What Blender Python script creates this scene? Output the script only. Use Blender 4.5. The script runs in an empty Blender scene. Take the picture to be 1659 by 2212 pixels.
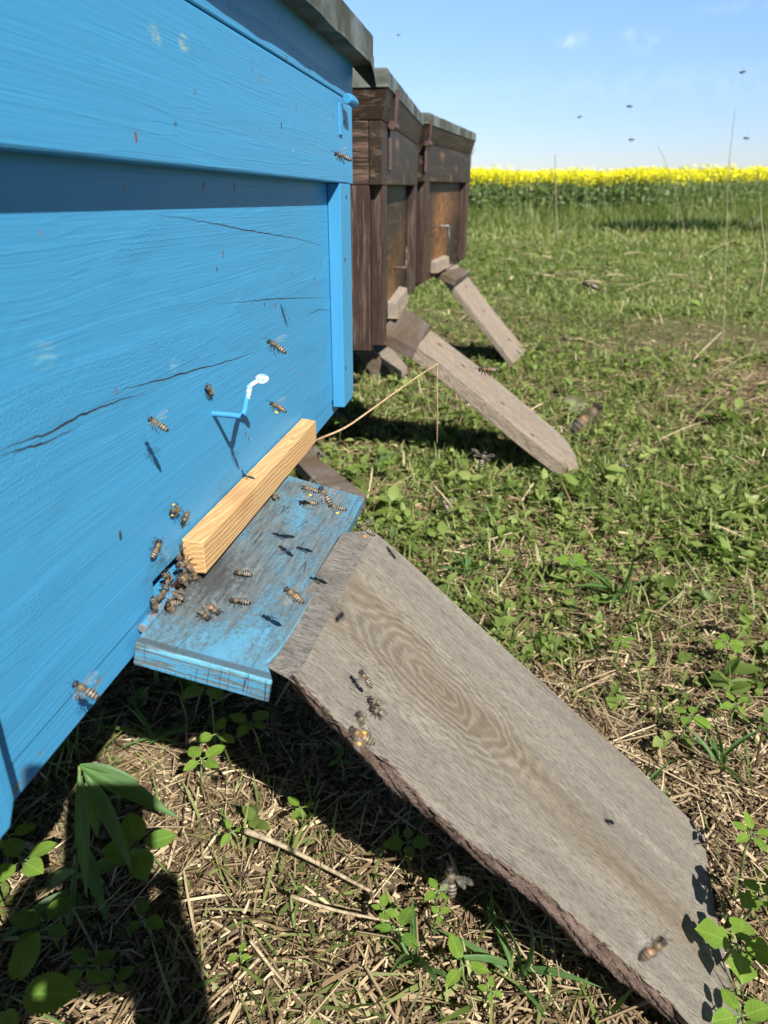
import bpy, bmesh, math, random
import numpy as np
from mathutils import Vector, Matrix
R = math.radians
random.seed(7); rng = np.random.default_rng(11)
SC = bpy.context.scene; COL = SC.collection

# ---------------------------------------------------------------- camera, sky, sun, exposure
H = 0.55                                   # camera height above the grass
PITCH = math.atan((1106-400)/1533.0)       # downward tilt
FPX = 1533.0                               # focal length in pixels of a 1659 x 2212 picture
cam_d = bpy.data.cameras.new('camera'); cam = bpy.data.objects.new('camera', cam_d); COL.objects.link(cam)
cam.location = (0, 0, H); cam.rotation_euler = (math.pi/2-PITCH, 0, 0)
cam_d.sensor_fit = 'VERTICAL'; cam_d.sensor_height = 36.0; cam_d.lens = 36.0*FPX/2212.0
cam_d.clip_start = 0.01; cam_d.clip_end = 3000
cam_d.dof.use_dof = True; cam_d.dof.focus_distance = 0.56; cam_d.dof.aperture_fstop = cam_d.lens*0.001/0.0024
SC.camera = cam
SUNV = Vector((.346, -.634, .692)).normalized()      # towards the sun
W = bpy.data.worlds.new('World'); SC.world = W; W.use_nodes = True
wn = W.node_tree.nodes; wl = W.node_tree.links
bg = wn['Background']; sky = wn.new('ShaderNodeTexSky'); sky.sky_type = 'NISHITA'; sky.sun_disc = False
sky.sun_elevation = math.asin(SUNV.z); sky.sun_rotation = math.atan2(SUNV.x, SUNV.y)
sky.air_density = 1.15; sky.dust_density = 0.0; sky.ozone_density = 3.5; sky.altitude = 200
# thin fair weather clouds and a faint contrail, fixed directions in the sky
def sky_dir(u, v): 
    X = (u-829.5)/1533.0; U = (1106-v)/1533.0; c, s = math.cos(PITCH), math.sin(PITCH); return Vector((X, c+U*s, -s+U*c)).normalized()
tc = wn.new('ShaderNodeTexCoord'); nz = wn.new('ShaderNodeTexNoise'); nz.inputs['Scale'].default_value = 60; nz.inputs['Detail'].default_value = 6; wl.new(tc.outputs['Generated'], nz.inputs['Vector'])
tot = None
def wmath(op, a, b=None):
    x = wn.new('ShaderNodeMath'); x.operation = op
    for i, q in enumerate((a, b)):
        if q is None: continue
        if isinstance(q, bpy.types.NodeSocket): wl.new(q, x.inputs[i])
        else: x.inputs[i].default_value = q
    return x.outputs[0]
for (u, v, ru, rv, amt) in ((1236, 88, .013, .0075, .36), (1243, 96, .009, .005, .2), (1394, 88, .015, .008, .26), (1362, 74, .007, .005, .18), (1640, 12, .05, .005, .10), (1500, 180, .30, .016, .10)):
    c = sky_dir(u, v); rt = Vector((c.y, -c.x, 0)).normalized(); up = rt.cross(c)
    ds = []
    for ax, rr in ((rt, ru), (up, rv)):
        dt = wn.new('ShaderNodeVectorMath'); dt.operation = 'DOT_PRODUCT'; wl.new(tc.outputs['Generated'], dt.inputs[0]); dt.inputs[1].default_value = ax
        q = wmath('DIVIDE', wmath('SUBTRACT', dt.outputs['Value'], ax.dot(c)), rr); ds.append(wmath('MULTIPLY', q, q))
    dt = wn.new('ShaderNodeVectorMath'); dt.operation = 'DOT_PRODUCT'; wl.new(tc.outputs['Generated'], dt.inputs[0]); dt.inputs[1].default_value = c
    g = wmath('MULTIPLY', wmath('EXPONENT', wmath('MULTIPLY', wmath('ADD', *ds), -1.0)), wmath('GREATER_THAN', dt.outputs['Value'], .5))
    nn = wmath('MINIMUM', wmath('MULTIPLY', wmath('MAXIMUM', wmath('SUBTRACT', nz.outputs['Fac'], .36), 0.0), 4.5), 1.0)
    g = wmath('MULTIPLY', wmath('MULTIPLY', g, nn), amt); tot = g if tot is None else wmath('ADD', tot, g)
mxc = wn.new('ShaderNodeMix'); mxc.data_type = 'RGBA'; wl.new(tot, mxc.inputs[0]); wl.new(sky.outputs[0], mxc.inputs[6]); mxc.inputs[7].default_value = (9, 9.3, 9.8, 1)
# a shade bluer than the model sky, pale at the horizon; dimmed above the view to cut fill light
sx_ = wn.new('ShaderNodeSeparateXYZ'); wl.new(tc.outputs['Generated'], sx_.inputs[0])
tint_dim = wn.new('ShaderNodeValToRGB'); tint_dim.color_ramp.elements[0].position = 0.0; tint_dim.color_ramp.elements[0].color = (.84, .93, 1.28, 1)
tint_dim.color_ramp.elements[1].position = .20; tint_dim.color_ramp.elements[1].color = (1.28, 1.42, 1.88, 1)
_e = tint_dim.color_ramp.elements.new(.38); _e.color = (.11, .12, .14, 1)
wl.new(sx_.outputs[2], tint_dim.inputs[0]); mt_ = wn.new('ShaderNodeMix'); mt_.data_type = 'RGBA'; mt_.blend_type = 'MULTIPLY'; mt_.inputs[0].default_value = 1
wl.new(mxc.outputs[2], mt_.inputs[6]); wl.new(tint_dim.outputs[0], mt_.inputs[7]); wl.new(mt_.outputs[2], bg.inputs['Color'])
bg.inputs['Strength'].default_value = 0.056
sun_d = bpy.data.lights.new('sun', 'SUN'); sun = bpy.data.objects.new('sun', sun_d); COL.objects.link(sun)
sun_d.energy = 5.0; sun_d.angle = R(.53); sun_d.color = (1, .955, .88)
sun.rotation_euler = SUNV.to_track_quat('Z', 'Y').to_euler(); sun.location = (2, -4, 5)
SC.view_settings.view_transform = 'Standard'; SC.view_settings.look = 'None'
SC.view_settings.exposure = 0.88; SC.view_settings.gamma = 1
SC.cycles.max_bounces = 6; SC.cycles.transparent_max_bounces = 12

cp, sp = math.cos(PITCH), math.sin(PITCH)
def ray(u, v):                                        # viewing direction of a point of the photograph, depth 1
    X = (u-829.5)/FPX; U = (1106-v)/FPX
    return Vector((X, cp+U*sp, -sp+U*cp))
C0 = Vector((0, 0, H))
def hit(u, v, P, N):
    r = ray(u, v); return C0 + r*((P-C0).dot(N)/r.dot(N))
def at(u, v, depth): return C0 + ray(u, v)*depth
def ground(u, v, z=0): return hit(u, v, Vector((0, 0, z)), Vector((0, 0, 1)))

# ---------------------------------------------------------------- node helper
class NT:
    def __init__(s, name, rough=.6, spec=.4):
        s.m = bpy.data.materials.new(name); s.m.use_nodes = True; s.t = s.m.node_tree
        s.b = s.t.nodes['Principled BSDF']; s.b.inputs['Roughness'].default_value = rough
        s.b.inputs['Specular IOR Level'].default_value = spec; s._tc = None
    def n(s, typ, **k):
        x = s.t.nodes.new('ShaderNode'+typ)
        for a, v in k.items(): setattr(x, a, v)
        return x
    def put(s, sock, v):
        if v is None: return
        if isinstance(v, bpy.types.NodeSocket): s.t.links.new(v, sock)
        else:
            if isinstance(v, (tuple, list)) and len(v) == 3 and sock.type == 'RGBA': v = (*v, 1)
            sock.default_value = v
    def obj(s):
        if s._tc is None: s._tc = s.n('TexCoord')
        return s._tc.outputs['Object']
    def map(s, v, scale=(1, 1, 1), loc=(0, 0, 0), rot=(0, 0, 0)):
        x = s.n('Mapping'); s.put(x.inputs['Vector'], v); x.inputs['Scale'].default_value = scale
        x.inputs['Location'].default_value = loc; x.inputs['Rotation'].default_value = rot; return x.outputs[0]
    def math(s, op, a, b=None, c=None, clamp=False):
        x = s.n('Math', operation=op, use_clamp=clamp); s.put(x.inputs[0], a)
        if b is not None: s.put(x.inputs[1], b)
        if c is not None: s.put(x.inputs[2], c)
        return x.outputs[0]
    def noise(s, v, scale=5, detail=3, rough=.5, dist=0, out='Fac'):
        x = s.n('TexNoise'); s.put(x.inputs['Vector'], v); x.inputs['Scale'].default_value = scale
        x.inputs['Detail'].default_value = detail; x.inputs['Roughness'].default_value = rough
        x.inputs['Distortion'].default_value = dist; return x.outputs[out]
    def voro(s, v, scale=5, feat='F1', out='Distance', rnd=1):
        x = s.n('TexVoronoi', feature=feat); s.put(x.inputs['Vector'], v); x.inputs['Scale'].default_value = scale
        x.inputs['Randomness'].default_value = rnd; return x.outputs[out]
    def step(s, x, lo, hi, a=0., b=1.):
        y = s.n('MapRange', interpolation_type='SMOOTHSTEP'); s.put(y.inputs[0], x)
        y.inputs[1].default_value = lo; y.inputs[2].default_value = hi; y.inputs[3].default_value = a; y.inputs[4].default_value = b
        return y.outputs[0]
    def ramp(s, f, stops, interp='LINEAR'):
        x = s.n('ValToRGB'); e = x.color_ramp.elements; x.color_ramp.interpolation = interp
        while len(e) < len(stops): e.new(.5)
        for q, (p, c) in zip(e, stops): q.position = p; q.color = (*c, 1)
        s.put(x.inputs[0], f); return x.outputs[0]
    def mix(s, f, a, b, mode='MIX'):
        x = s.n('Mix', data_type='RGBA', blend_type=mode); s.put(x.inputs[0], f); s.put(x.inputs[6], a); s.put(x.inputs[7], b)
        return x.outputs[2]
    def sep(s, v):
        x = s.n('SeparateXYZ'); s.put(x.inputs[0], v); return x.outputs
    def comb(s, a, b, c):
        x = s.n('CombineXYZ'); s.put(x.inputs[0], a); s.put(x.inputs[1], b); s.put(x.inputs[2], c); return x.outputs[0]
    def attr(s, name, out='Fac'):
        x = s.n('Attribute', attribute_name=name); return x.outputs[out]
    def bump(s, h, strength=.5, dist=.001, normal=None):
        x = s.n('Bump'); x.inputs['Strength'].default_value = strength; x.inputs['Distance'].default_value = dist
        s.put(x.inputs['Height'], h)
        if normal is not None: s.put(x.inputs['Normal'], normal)
        return x.outputs[0]
    def curve(s, x, pts):                              # piecewise linear function of x in 0..1
        y = s.n('FloatCurve'); c = y.mapping.curves[0]
        while len(c.points) > 2: c.points.remove(c.points[1])
        c.points[0].location = pts[0]; c.points[-1].location = pts[-1]
        for q in pts[1:-1]: c.points.new(*q)
        for q in c.points: q.handle_type = 'VECTOR'
        y.mapping.update(); s.put(y.inputs['Value'], x); return y.outputs[0]
    def out(s, col=None, rough=None, normal=None):
        s.put(s.b.inputs['Base Color'], col); s.put(s.b.inputs['Roughness'], rough)
        if normal is not None: s.put(s.b.inputs['Normal'], normal)
        return s.m

# ---------------------------------------------------------------- mesh helpers
WM = {}                                                # world matrix of every placed mesh
def mesh(name, verts, faces, mat, parent=None, mw=None, smooth=False, bevel=0):
    me = bpy.data.meshes.new(name); me.from_pydata([tuple(v) for v in verts], [], faces); me.update()
    mats = mat if isinstance(mat, list) else [mat]
    for q in mats: me.materials.append(q)
    o = bpy.data.objects.new(name, me); COL.objects.link(o)
    if parent is not None: o.parent = parent
    if mw is not None:
        if parent is None: o.matrix_world = mw
        else: o.matrix_local = WM.get(parent.name, parent.matrix_world).inverted() @ mw
        WM[o.name] = mw.copy()
    if smooth: me.shade_smooth()
    if bevel:
        b = o.modifiers.new('bevel', 'BEVEL'); b.width = bevel; b.segments = 2; b.limit_method = 'ANGLE'; b.angle_limit = R(35)
    return o
class MB:
    def __init__(s): s.v = []; s.f = []
    def add(s, V, F):
        k = len(s.v); s.v += [Vector(v) for v in V]; s.f += [tuple(i+k for i in f) for f in F]; return s
    def box(s, lo, hi):
        x0, y0, z0 = lo; x1, y1, z1 = hi
        return s.add([(x0,y0,z0),(x1,y0,z0),(x1,y1,z0),(x0,y1,z0),(x0,y0,z1),(x1,y0,z1),(x1,y1,z1),(x0,y1,z1)],
                     [(0,3,2,1),(4,5,6,7),(0,1,5,4),(1,2,6,5),(2,3,7,6),(3,0,4,7)])
    def hexa(s, P): return s.add(P, [(0,3,2,1),(4,5,6,7),(0,1,5,4),(1,2,6,5),(2,3,7,6),(3,0,4,7)])
    def prism(s, poly, off):                                     # polygon (3-D points, counter-clockwise seen from its top) extruded by off
        n = len(poly); off = Vector(off); P = [Vector(q) for q in poly]
        return s.add(P+[q+off for q in P], [tuple(range(n)), tuple(range(2*n-1, n-1, -1))]+[(i, i+n, (i+1) % n+n, (i+1) % n) for i in range(n)])
    def tube(s, pts, rad, seg=8, flat=None):
        pts = [Vector(q) for q in pts]; n = len(pts)
        if not isinstance(rad, (list, tuple)): rad = [rad]*n
        V = []; up = Vector((.12, .3, 1)).normalized()
        for i, q in enumerate(pts):
            d = (pts[min(i+1, n-1)]-pts[max(i-1, 0)]).normalized()
            a = d.cross(up); a = a.normalized() if a.length > 1e-4 else d.cross(Vector((1, 0, 0))).normalized(); b = d.cross(a)
            for j in range(seg):
                t = 2*math.pi*j/seg; V.append(q+a*(math.cos(t)*rad[i])+b*(math.sin(t)*rad[i]*(1 if flat is None else flat[i])))
        F = [(i*seg+j, i*seg+(j+1) % seg, (i+1)*seg+(j+1) % seg, (i+1)*seg+j) for i in range(n-1) for j in range(seg)]
        F += [tuple(range(seg-1, -1, -1)), tuple((n-1)*seg+j for j in range(seg))]
        return s.add(V, F)
    def ellip(s, c, r, seg=10, rings=6):
        V = []; c = Vector(c)
        for i in range(rings+1):
            t = math.pi*i/rings
            for j in range(seg):
                a = 2*math.pi*j/seg; V.append(c+Vector((r[0]*math.cos(t), r[1]*math.sin(t)*math.cos(a), r[2]*math.sin(t)*math.sin(a))))
        return s.add(V, [(i*seg+j, (i+1)*seg+j, (i+1)*seg+(j+1) % seg, i*seg+(j+1) % seg) for i in range(rings) for j in range(seg)])
    def build(s, name, mat, parent=None, mw=None, **k): return mesh(name, s.v, s.f, mat, parent, mw, **k)
def tag(o, label=None, cat=None, group=None, kind=None):
    for a, b in (('label', label), ('category', cat), ('group', group), ('kind', kind)):
        if b: o[a] = b
    return o
def empty(name, mw):
    o = bpy.data.objects.new(name, None); o.empty_display_size = .05; COL.objects.link(o); o.matrix_world = mw; return o
def copy_tree(o, parent=None):
    c = o.copy(); COL.objects.link(c)
    if parent is not None: c.parent = parent
    for ch in [x for x in o.children]: copy_tree(ch, c)
    return c
def frame(origin, x, y, z): 
    return Matrix(((x.x, y.x, z.x, origin.x), (x.y, y.y, z.y, origin.y), (x.z, y.z, z.z, origin.z), (0, 0, 0, 1)))

# scatter thousands of copies of a small template into one mesh (grass, straw, leaves)
def scatter(name, mat, V, F, M, T, rnd, extra=None):
    V = np.asarray(V, float); nv = len(V); n = len(T)
    P = np.einsum('nij,vj->nvi', M, V)+T[:, None, :]
    Fl = np.concatenate([np.asarray(f) for f in F]); ls = np.array([len(f) for f in F])
    loops = (Fl[None, :]+(np.arange(n)*nv)[:, None]).ravel()
    tot = np.tile(ls, n); starts = np.concatenate([[0], np.cumsum(tot)[:-1]])
    me = bpy.data.meshes.new(name); me.vertices.add(n*nv); me.vertices.foreach_set('co', P.reshape(-1).astype(np.float32))
    me.loops.add(len(loops)); me.loops.foreach_set('vertex_index', loops.astype(np.int32))
    me.polygons.add(len(tot)); me.polygons.foreach_set('loop_start', starts.astype(np.int32))
    try: me.polygons.foreach_set('loop_total', tot.astype(np.int32))
    except Exception: pass
    a = me.attributes.new('rnd', 'FLOAT', 'POINT'); a.data.foreach_set('value', np.repeat(rnd, nv).astype(np.float32))
    b = me.attributes.new('along', 'FLOAT', 'POINT'); b.data.foreach_set('value', np.tile(V[:, 0]/max(V[:, 0].max(), 1e-6), n).astype(np.float32))
    me.update(calc_edges=True); me.validate(); me.materials.append(mat); me.shade_smooth()
    o = bpy.data.objects.new(name, me); COL.objects.link(o); return o
def frames(az, el, roll, L, Wd, Th=None):
    """local x = along the piece, y = across, z = normal; scaled"""
    ca, sa, ce, se = np.cos(az), np.sin(az), np.cos(el), np.sin(el)
    X = np.stack([ca*ce, sa*ce, se], 1); Y = np.stack([-sa, ca, 0*sa], 1); Z = np.cross(X, Y)
    Y2 = Y*np.cos(roll)[:, None]+Z*np.sin(roll)[:, None]; Z2 = np.cross(X, Y2)
    Th = L if Th is None else Th
    return np.stack([X*L[:, None], Y2*Wd[:, None], Z2*Th[:, None]], 2)

# ---------------------------------------------------------------- ground height
def hfun(x, y):
    x = np.asarray(x, float); y = np.asarray(y, float)
    z = .010*np.sin(5.1*x+1.3)*np.sin(4.3*y+.4)+.006*np.sin(13*x+2*y)*np.sin(11*y-3*x+1)+.003*np.sin(31*x+7)*np.sin(29*y+5*x)
    r = np.hypot(x, y); return (z-.012)*np.clip(1.6-r/30, .5, 1)

# ---------------------------------------------------------------- materials
def crack_mask(t, xn, zn, pts, wmax, frac0=.0):
    """groove along a polyline; pts and widths normalised to 0..1"""
    xs = [q[0] for q in pts]
    f = t.curve(xn, pts)
    w = t.curve(xn, [(max(0, xs[0]-.004), 0), (xs[0]+(xs[-1]-xs[0])*.35, 1), (xs[0]+(xs[-1]-xs[0])*.7, .55), (xs[-1], 0)])
    inside = t.math('MULTIPLY', t.step(xn, xs[0]-.002, xs[0]+.002), t.step(xn, xs[-1]-.002, xs[-1]+.002, 1, 0))
    d = t.math('ABSOLUTE', t.math('SUBTRACT', zn, f))
    ww = t.math('MULTIPLY', t.math('MULTIPLY', w, inside), wmax)
    r = t.math('DIVIDE', d, t.math('MAXIMUM', ww, 1e-5))
    return t.step(r, .6, 1.3, 1, 0)
BLUE = (.050, .258, .468)
def blue_paint(name, cracks=(), knots=(), grain_axis='x', wear=0, specks=True, bumpk=1.0, scuffs=(), blister=True):
    t = NT(name, .42, .28); o = t.obj(); x, y, z = t.sep(o)
    # slow waver of the grain
    wob = t.noise(t.map(o, (1.6, 3, 7)), 1, 2, .4)
    zz = t.math('ADD', z, t.math('MULTIPLY', t.math('SUBTRACT', wob, .5), .008))
    rings = None
    for (kx, kz, rr) in knots:
        dx = t.math('MULTIPLY', t.math('SUBTRACT', x, kx), .62); dz = t.math('SUBTRACT', z, kz)
        d = t.math('SQRT', t.math('ADD', t.math('MULTIPLY', dx, dx), t.math('MULTIPLY', dz, dz)))
        fall = t.math('EXPONENT', t.math('MULTIPLY', t.math('MULTIPLY', d, d), -1/(rr*rr)))
        zz = t.math('ADD', zz, t.math('MULTIPLY', t.math('MULTIPLY', fall, dz), .35))
        rg = t.math('MULTIPLY', t.math('SINE', t.math('ADD', t.math('MULTIPLY', d, 900), t.math('MULTIPLY', wob, 20))), t.step(d, rr*.5, rr*1.1, 1, 0))
        rings = rg if rings is None else t.math('ADD', rings, rg)
    g = t.comb(t.math('MULTIPLY', x, 1.8), t.math('MULTIPLY', y, 40), t.math('MULTIPLY', zz, 190))
    if grain_axis == 'z': g = t.map(o, (140, 60, 5))
    g1 = t.noise(g, 1, 4, .62)
    g2 = t.noise(t.comb(t.math('MULTIPLY', x, 14), 0., t.math('MULTIPLY', zz, 620)) if grain_axis == 'x' else t.map(o, (600, 60, 16)), 1, 2, .5)
    # brush ridges
    g3 = t.noise(t.comb(t.math('MULTIPLY', x, 2.5), 0., t.math('MULTIPLY', zz, 80)), 1, 2, .5)
    ridge = t.step(t.math('ABSOLUTE', t.math('SUBTRACT', g3, .5)), 0, .02, 1, 0)
    h = t.math('ADD', t.math('MULTIPLY', g1, .42), t.math('ADD', t.math('MULTIPLY', g2, .85), t.math('MULTIPLY', ridge, .26)))
    if blister:
        bl = t.step(t.noise(t.map(o, (5, 5, 16)), 1, 3, .55), .50, .62)
        h = t.math('ADD', h, t.math('MULTIPLY', bl, t.math('MULTIPLY', t.noise(o, 800, 2, .6), 2.2)))
    if rings is not None: h = t.math('ADD', h, t.math('MULTIPLY', rings, .09))
    col = t.mix(t.step(g1, .30, .75), tuple(c*.93 for c in BLUE), tuple(min(1, c*1.06) for c in BLUE))
    col = t.mix(t.math('MULTIPLY', t.noise(o, 7, 3, .6), .35), col, (.052, .285, .52))
    mk = None
    for (pts, w) in cracks:
        m = crack_mask(t, t.math('MULTIPLY', t.math('ADD', x, t.math('MULTIPLY', g2, .003)), 1/.8), t.math('MULTIPLY', t.math('ADD', z, t.math('MULTIPLY', t.math('SUBTRACT', t.noise(o, 90, 3, .6), .5), .003)), 1/.8), pts, w)
        mk = m if mk is None else t.math('MAXIMUM', mk, m)
    if specks:
        sv = t.map(o, (88, 88, 42)); d = t.voro(t.mix(.04, sv, t.noise(sv, 3, 2, out='Color')), 1); c = t.voro(sv, 1, out='Color')
        cr = t.n('SeparateColor'); t.put(cr.inputs[0], c)
        thr = t.math('ADD', .05, t.math('MULTIPLY', t.step(cr.outputs[0], .60, 1.0), .10))
        sm = t.step(t.math('SUBTRACT', d, thr), -.02, .01, 1, 0); sm = t.math('MULTIPLY', sm, t.step(cr.outputs[0], .60, .62))
        col = t.mix(t.math('MULTIPLY', sm, .95), col, t.ramp(cr.outputs[1], [(0, (.02, .04, .05)), (.45, (.16, .05, .02)), (.75, (.22, .05, .02)), (1, (.25, .2, .06))]))
    for (sx, sz, sr, cc) in scuffs:
        dx = t.math('SUBTRACT', x, sx); dz = t.math('MULTIPLY', t.math('SUBTRACT', z, sz), 1.6)
        d = t.math('SQRT', t.math('ADD', t.math('MULTIPLY', dx, dx), t.math('MULTIPLY', dz, dz)))
        m = t.math('MULTIPLY', t.step(d, sr*.2, sr, 1, 0), t.step(t.noise(t.map(o, (90, 90, 500)), 1, 4, .7), .42, .6))
        col = t.mix(t.math('MULTIPLY', m, .8), col, cc)
    if wear:
        wn_ = t.noise(t.map(o, (22, 22, 60) if grain_axis == 'x' else (60, 60, 22)), 1, 6, .72)
        m = t.step(t.math('ADD', wn_, wear), .62, .70)
        bare = t.mix(t.noise(o, 300, 2), (.10, .105, .105), (.24, .24, .22))
        col = t.mix(m, col, bare); h = t.math('SUBTRACT', h, t.math('MULTIPLY', m, .6))
    dirt = t.step(t.noise(o, 28, 5, .65), .58, .78); col = t.mix(t.math('MULTIPLY', dirt, .16), col, (.05, .12, .16))
    if mk is not None:
        col = t.mix(mk, col, t.mix(t.noise(o, 90, 3), (.006, .005, .005), (.05, .03, .022))); h = t.math('SUBTRACT', h, t.math('MULTIPLY', mk, 5))
    nb = t.bump(h, .55*bumpk, .00055)
    return t.out(col, t.step(g1, .2, .9, .38, .55), nb)

def worn_board():                                      # landing board: blue paint rubbed to grey wood
    t = NT('worn_blue_paint', .55, .3); o = t.obj(); x, y, z = t.sep(o)
    fine = t.noise(t.map(o, (230, 300, 230)), 1, 8, .85)
    grain = t.noise(t.map(o, (14, 130, 60)), 1, 5, .7)
    big = t.noise(t.map(o, (16, 30, 20)), 1, 4, .6)
    # more worn by the entrance and where the bees walk, sound paint along the hinge's near end and the far end
    e1 = t.math('MULTIPLY', t.step(x, .01, .055), t.step(x, .27, .315, 1, 0))
    e2 = t.math('MULTIPLY', t.step(t.math('ABSOLUTE', t.math('SUBTRACT', x, .085)), 0, .09, 1, 0), t.step(y, -.06, -.005))
    w = t.math('ADD', t.math('MULTIPLY', fine, .80), t.math('ADD', t.math('MULTIPLY', grain, .14), t.math('ADD', t.math('MULTIPLY', big, .42), t.math('ADD', t.math('MULTIPLY', e1, .10), t.math('MULTIPLY', e2, .19)))))
    m = t.step(w, .66, .84)
    # cracks across the board and split lines along the grain
    ln = t.math('MULTIPLY', t.step(t.math('ABSOLUTE', t.math('SUBTRACT', t.noise(t.map(o, (3, 46, 30)), 1, 2, .5), .5)), .002, .006, 1, 0), t.step(t.noise(t.map(o, (20, 30, 1)), 1, 2), .5, .6))
    paint = t.mix(t.noise(o, 40, 3), (.065, .215, .33), (.11, .31, .45))
    bare = t.ramp(t.noise(t.map(o, (40, 300, 200)), 1, 4, .7), [(.25, (.045, .052, .055)), (.55, (.115, .14, .148)), (.8, (.21, .25, .26))])
    dust = t.mix(.45, paint, (.13, .19, .21))
    col = t.mix(m, t.mix(t.step(big, .4, .7), paint, dust), bare)
    col = t.mix(t.math('MULTIPLY', ln, .75), col, (.02, .025, .03))
    gr = t.step(w, .86, .99); col = t.mix(t.math('MULTIPLY', gr, .7), col, (.035, .033, .032))
    eg = t.math('MULTIPLY', t.step(t.math('ADD', x, t.math('MULTIPLY', fine, .004)), .0030, .0048, 1, 0), .7); col = t.mix(eg, col, (.06, .062, .06))
    h = t.math('ADD', t.math('MULTIPLY', m, -.7), t.math('ADD', t.math('MULTIPLY', fine, .9), t.math('SUBTRACT', t.math('MULTIPLY', grain, .5), t.math('MULTIPLY', ln, 1.2))))
    return t.out(col, t.step(m, 0, 1, .42, .8), t.bump(h, .6, .0009))
def board_edge():                                      # its end grain, mostly worn, with saw splits
    t = NT('worn_board_end', .7, .25); o = t.obj(); x, y, z = t.sep(o)
    st = t.noise(t.map(o, (60, 25, 330)), 1, 4, .6); fine = t.noise(o, 260, 5, .75)
    m = t.step(t.math('ADD', t.math('MULTIPLY', st, .8), t.math('MULTIPLY', fine, .4)), .56, .64)
    paint = (.07, .26, .42)
    bare = t.ramp(fine, [(.3, (.05, .075, .085)), (.7, (.17, .21, .215))])
    vs = t.voro(t.map(o, (60, 110, 4)), 1, 'DISTANCE_TO_EDGE'); hs = t.math('ABSOLUTE', t.math('SINE', t.math('MULTIPLY', t.math('ADD', z, t.math('MULTIPLY', st, .002)), 1100)))
    ck = t.math('MAXIMUM', t.step(vs, .004, .016, 1, 0), t.math('MULTIPLY', t.step(hs, .02, .12, 1, 0), .7))
    col = t.mix(m, paint, bare); ck = t.math('MULTIPLY', ck, t.step(t.noise(o, 70, 2), .42, .55)); col = t.mix(t.math('MULTIPLY', ck, .7), col, (.02, .025, .03))
    tp = t.math('MULTIPLY', t.step(t.math('ADD', z, t.math('MULTIPLY', fine, .002)), -.0028, -.0018), t.step(st, .62, .5)); col = t.mix(t.math('MULTIPLY', tp, .9), col, (.16, .44, .58))
    h = t.math('SUBTRACT', t.math('ADD', fine, t.math('MULTIPLY', m, -.4)), t.math('MULTIPLY', ck, 1.5))
    return t.out(col, .7, t.bump(h, .8, .0009))

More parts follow.
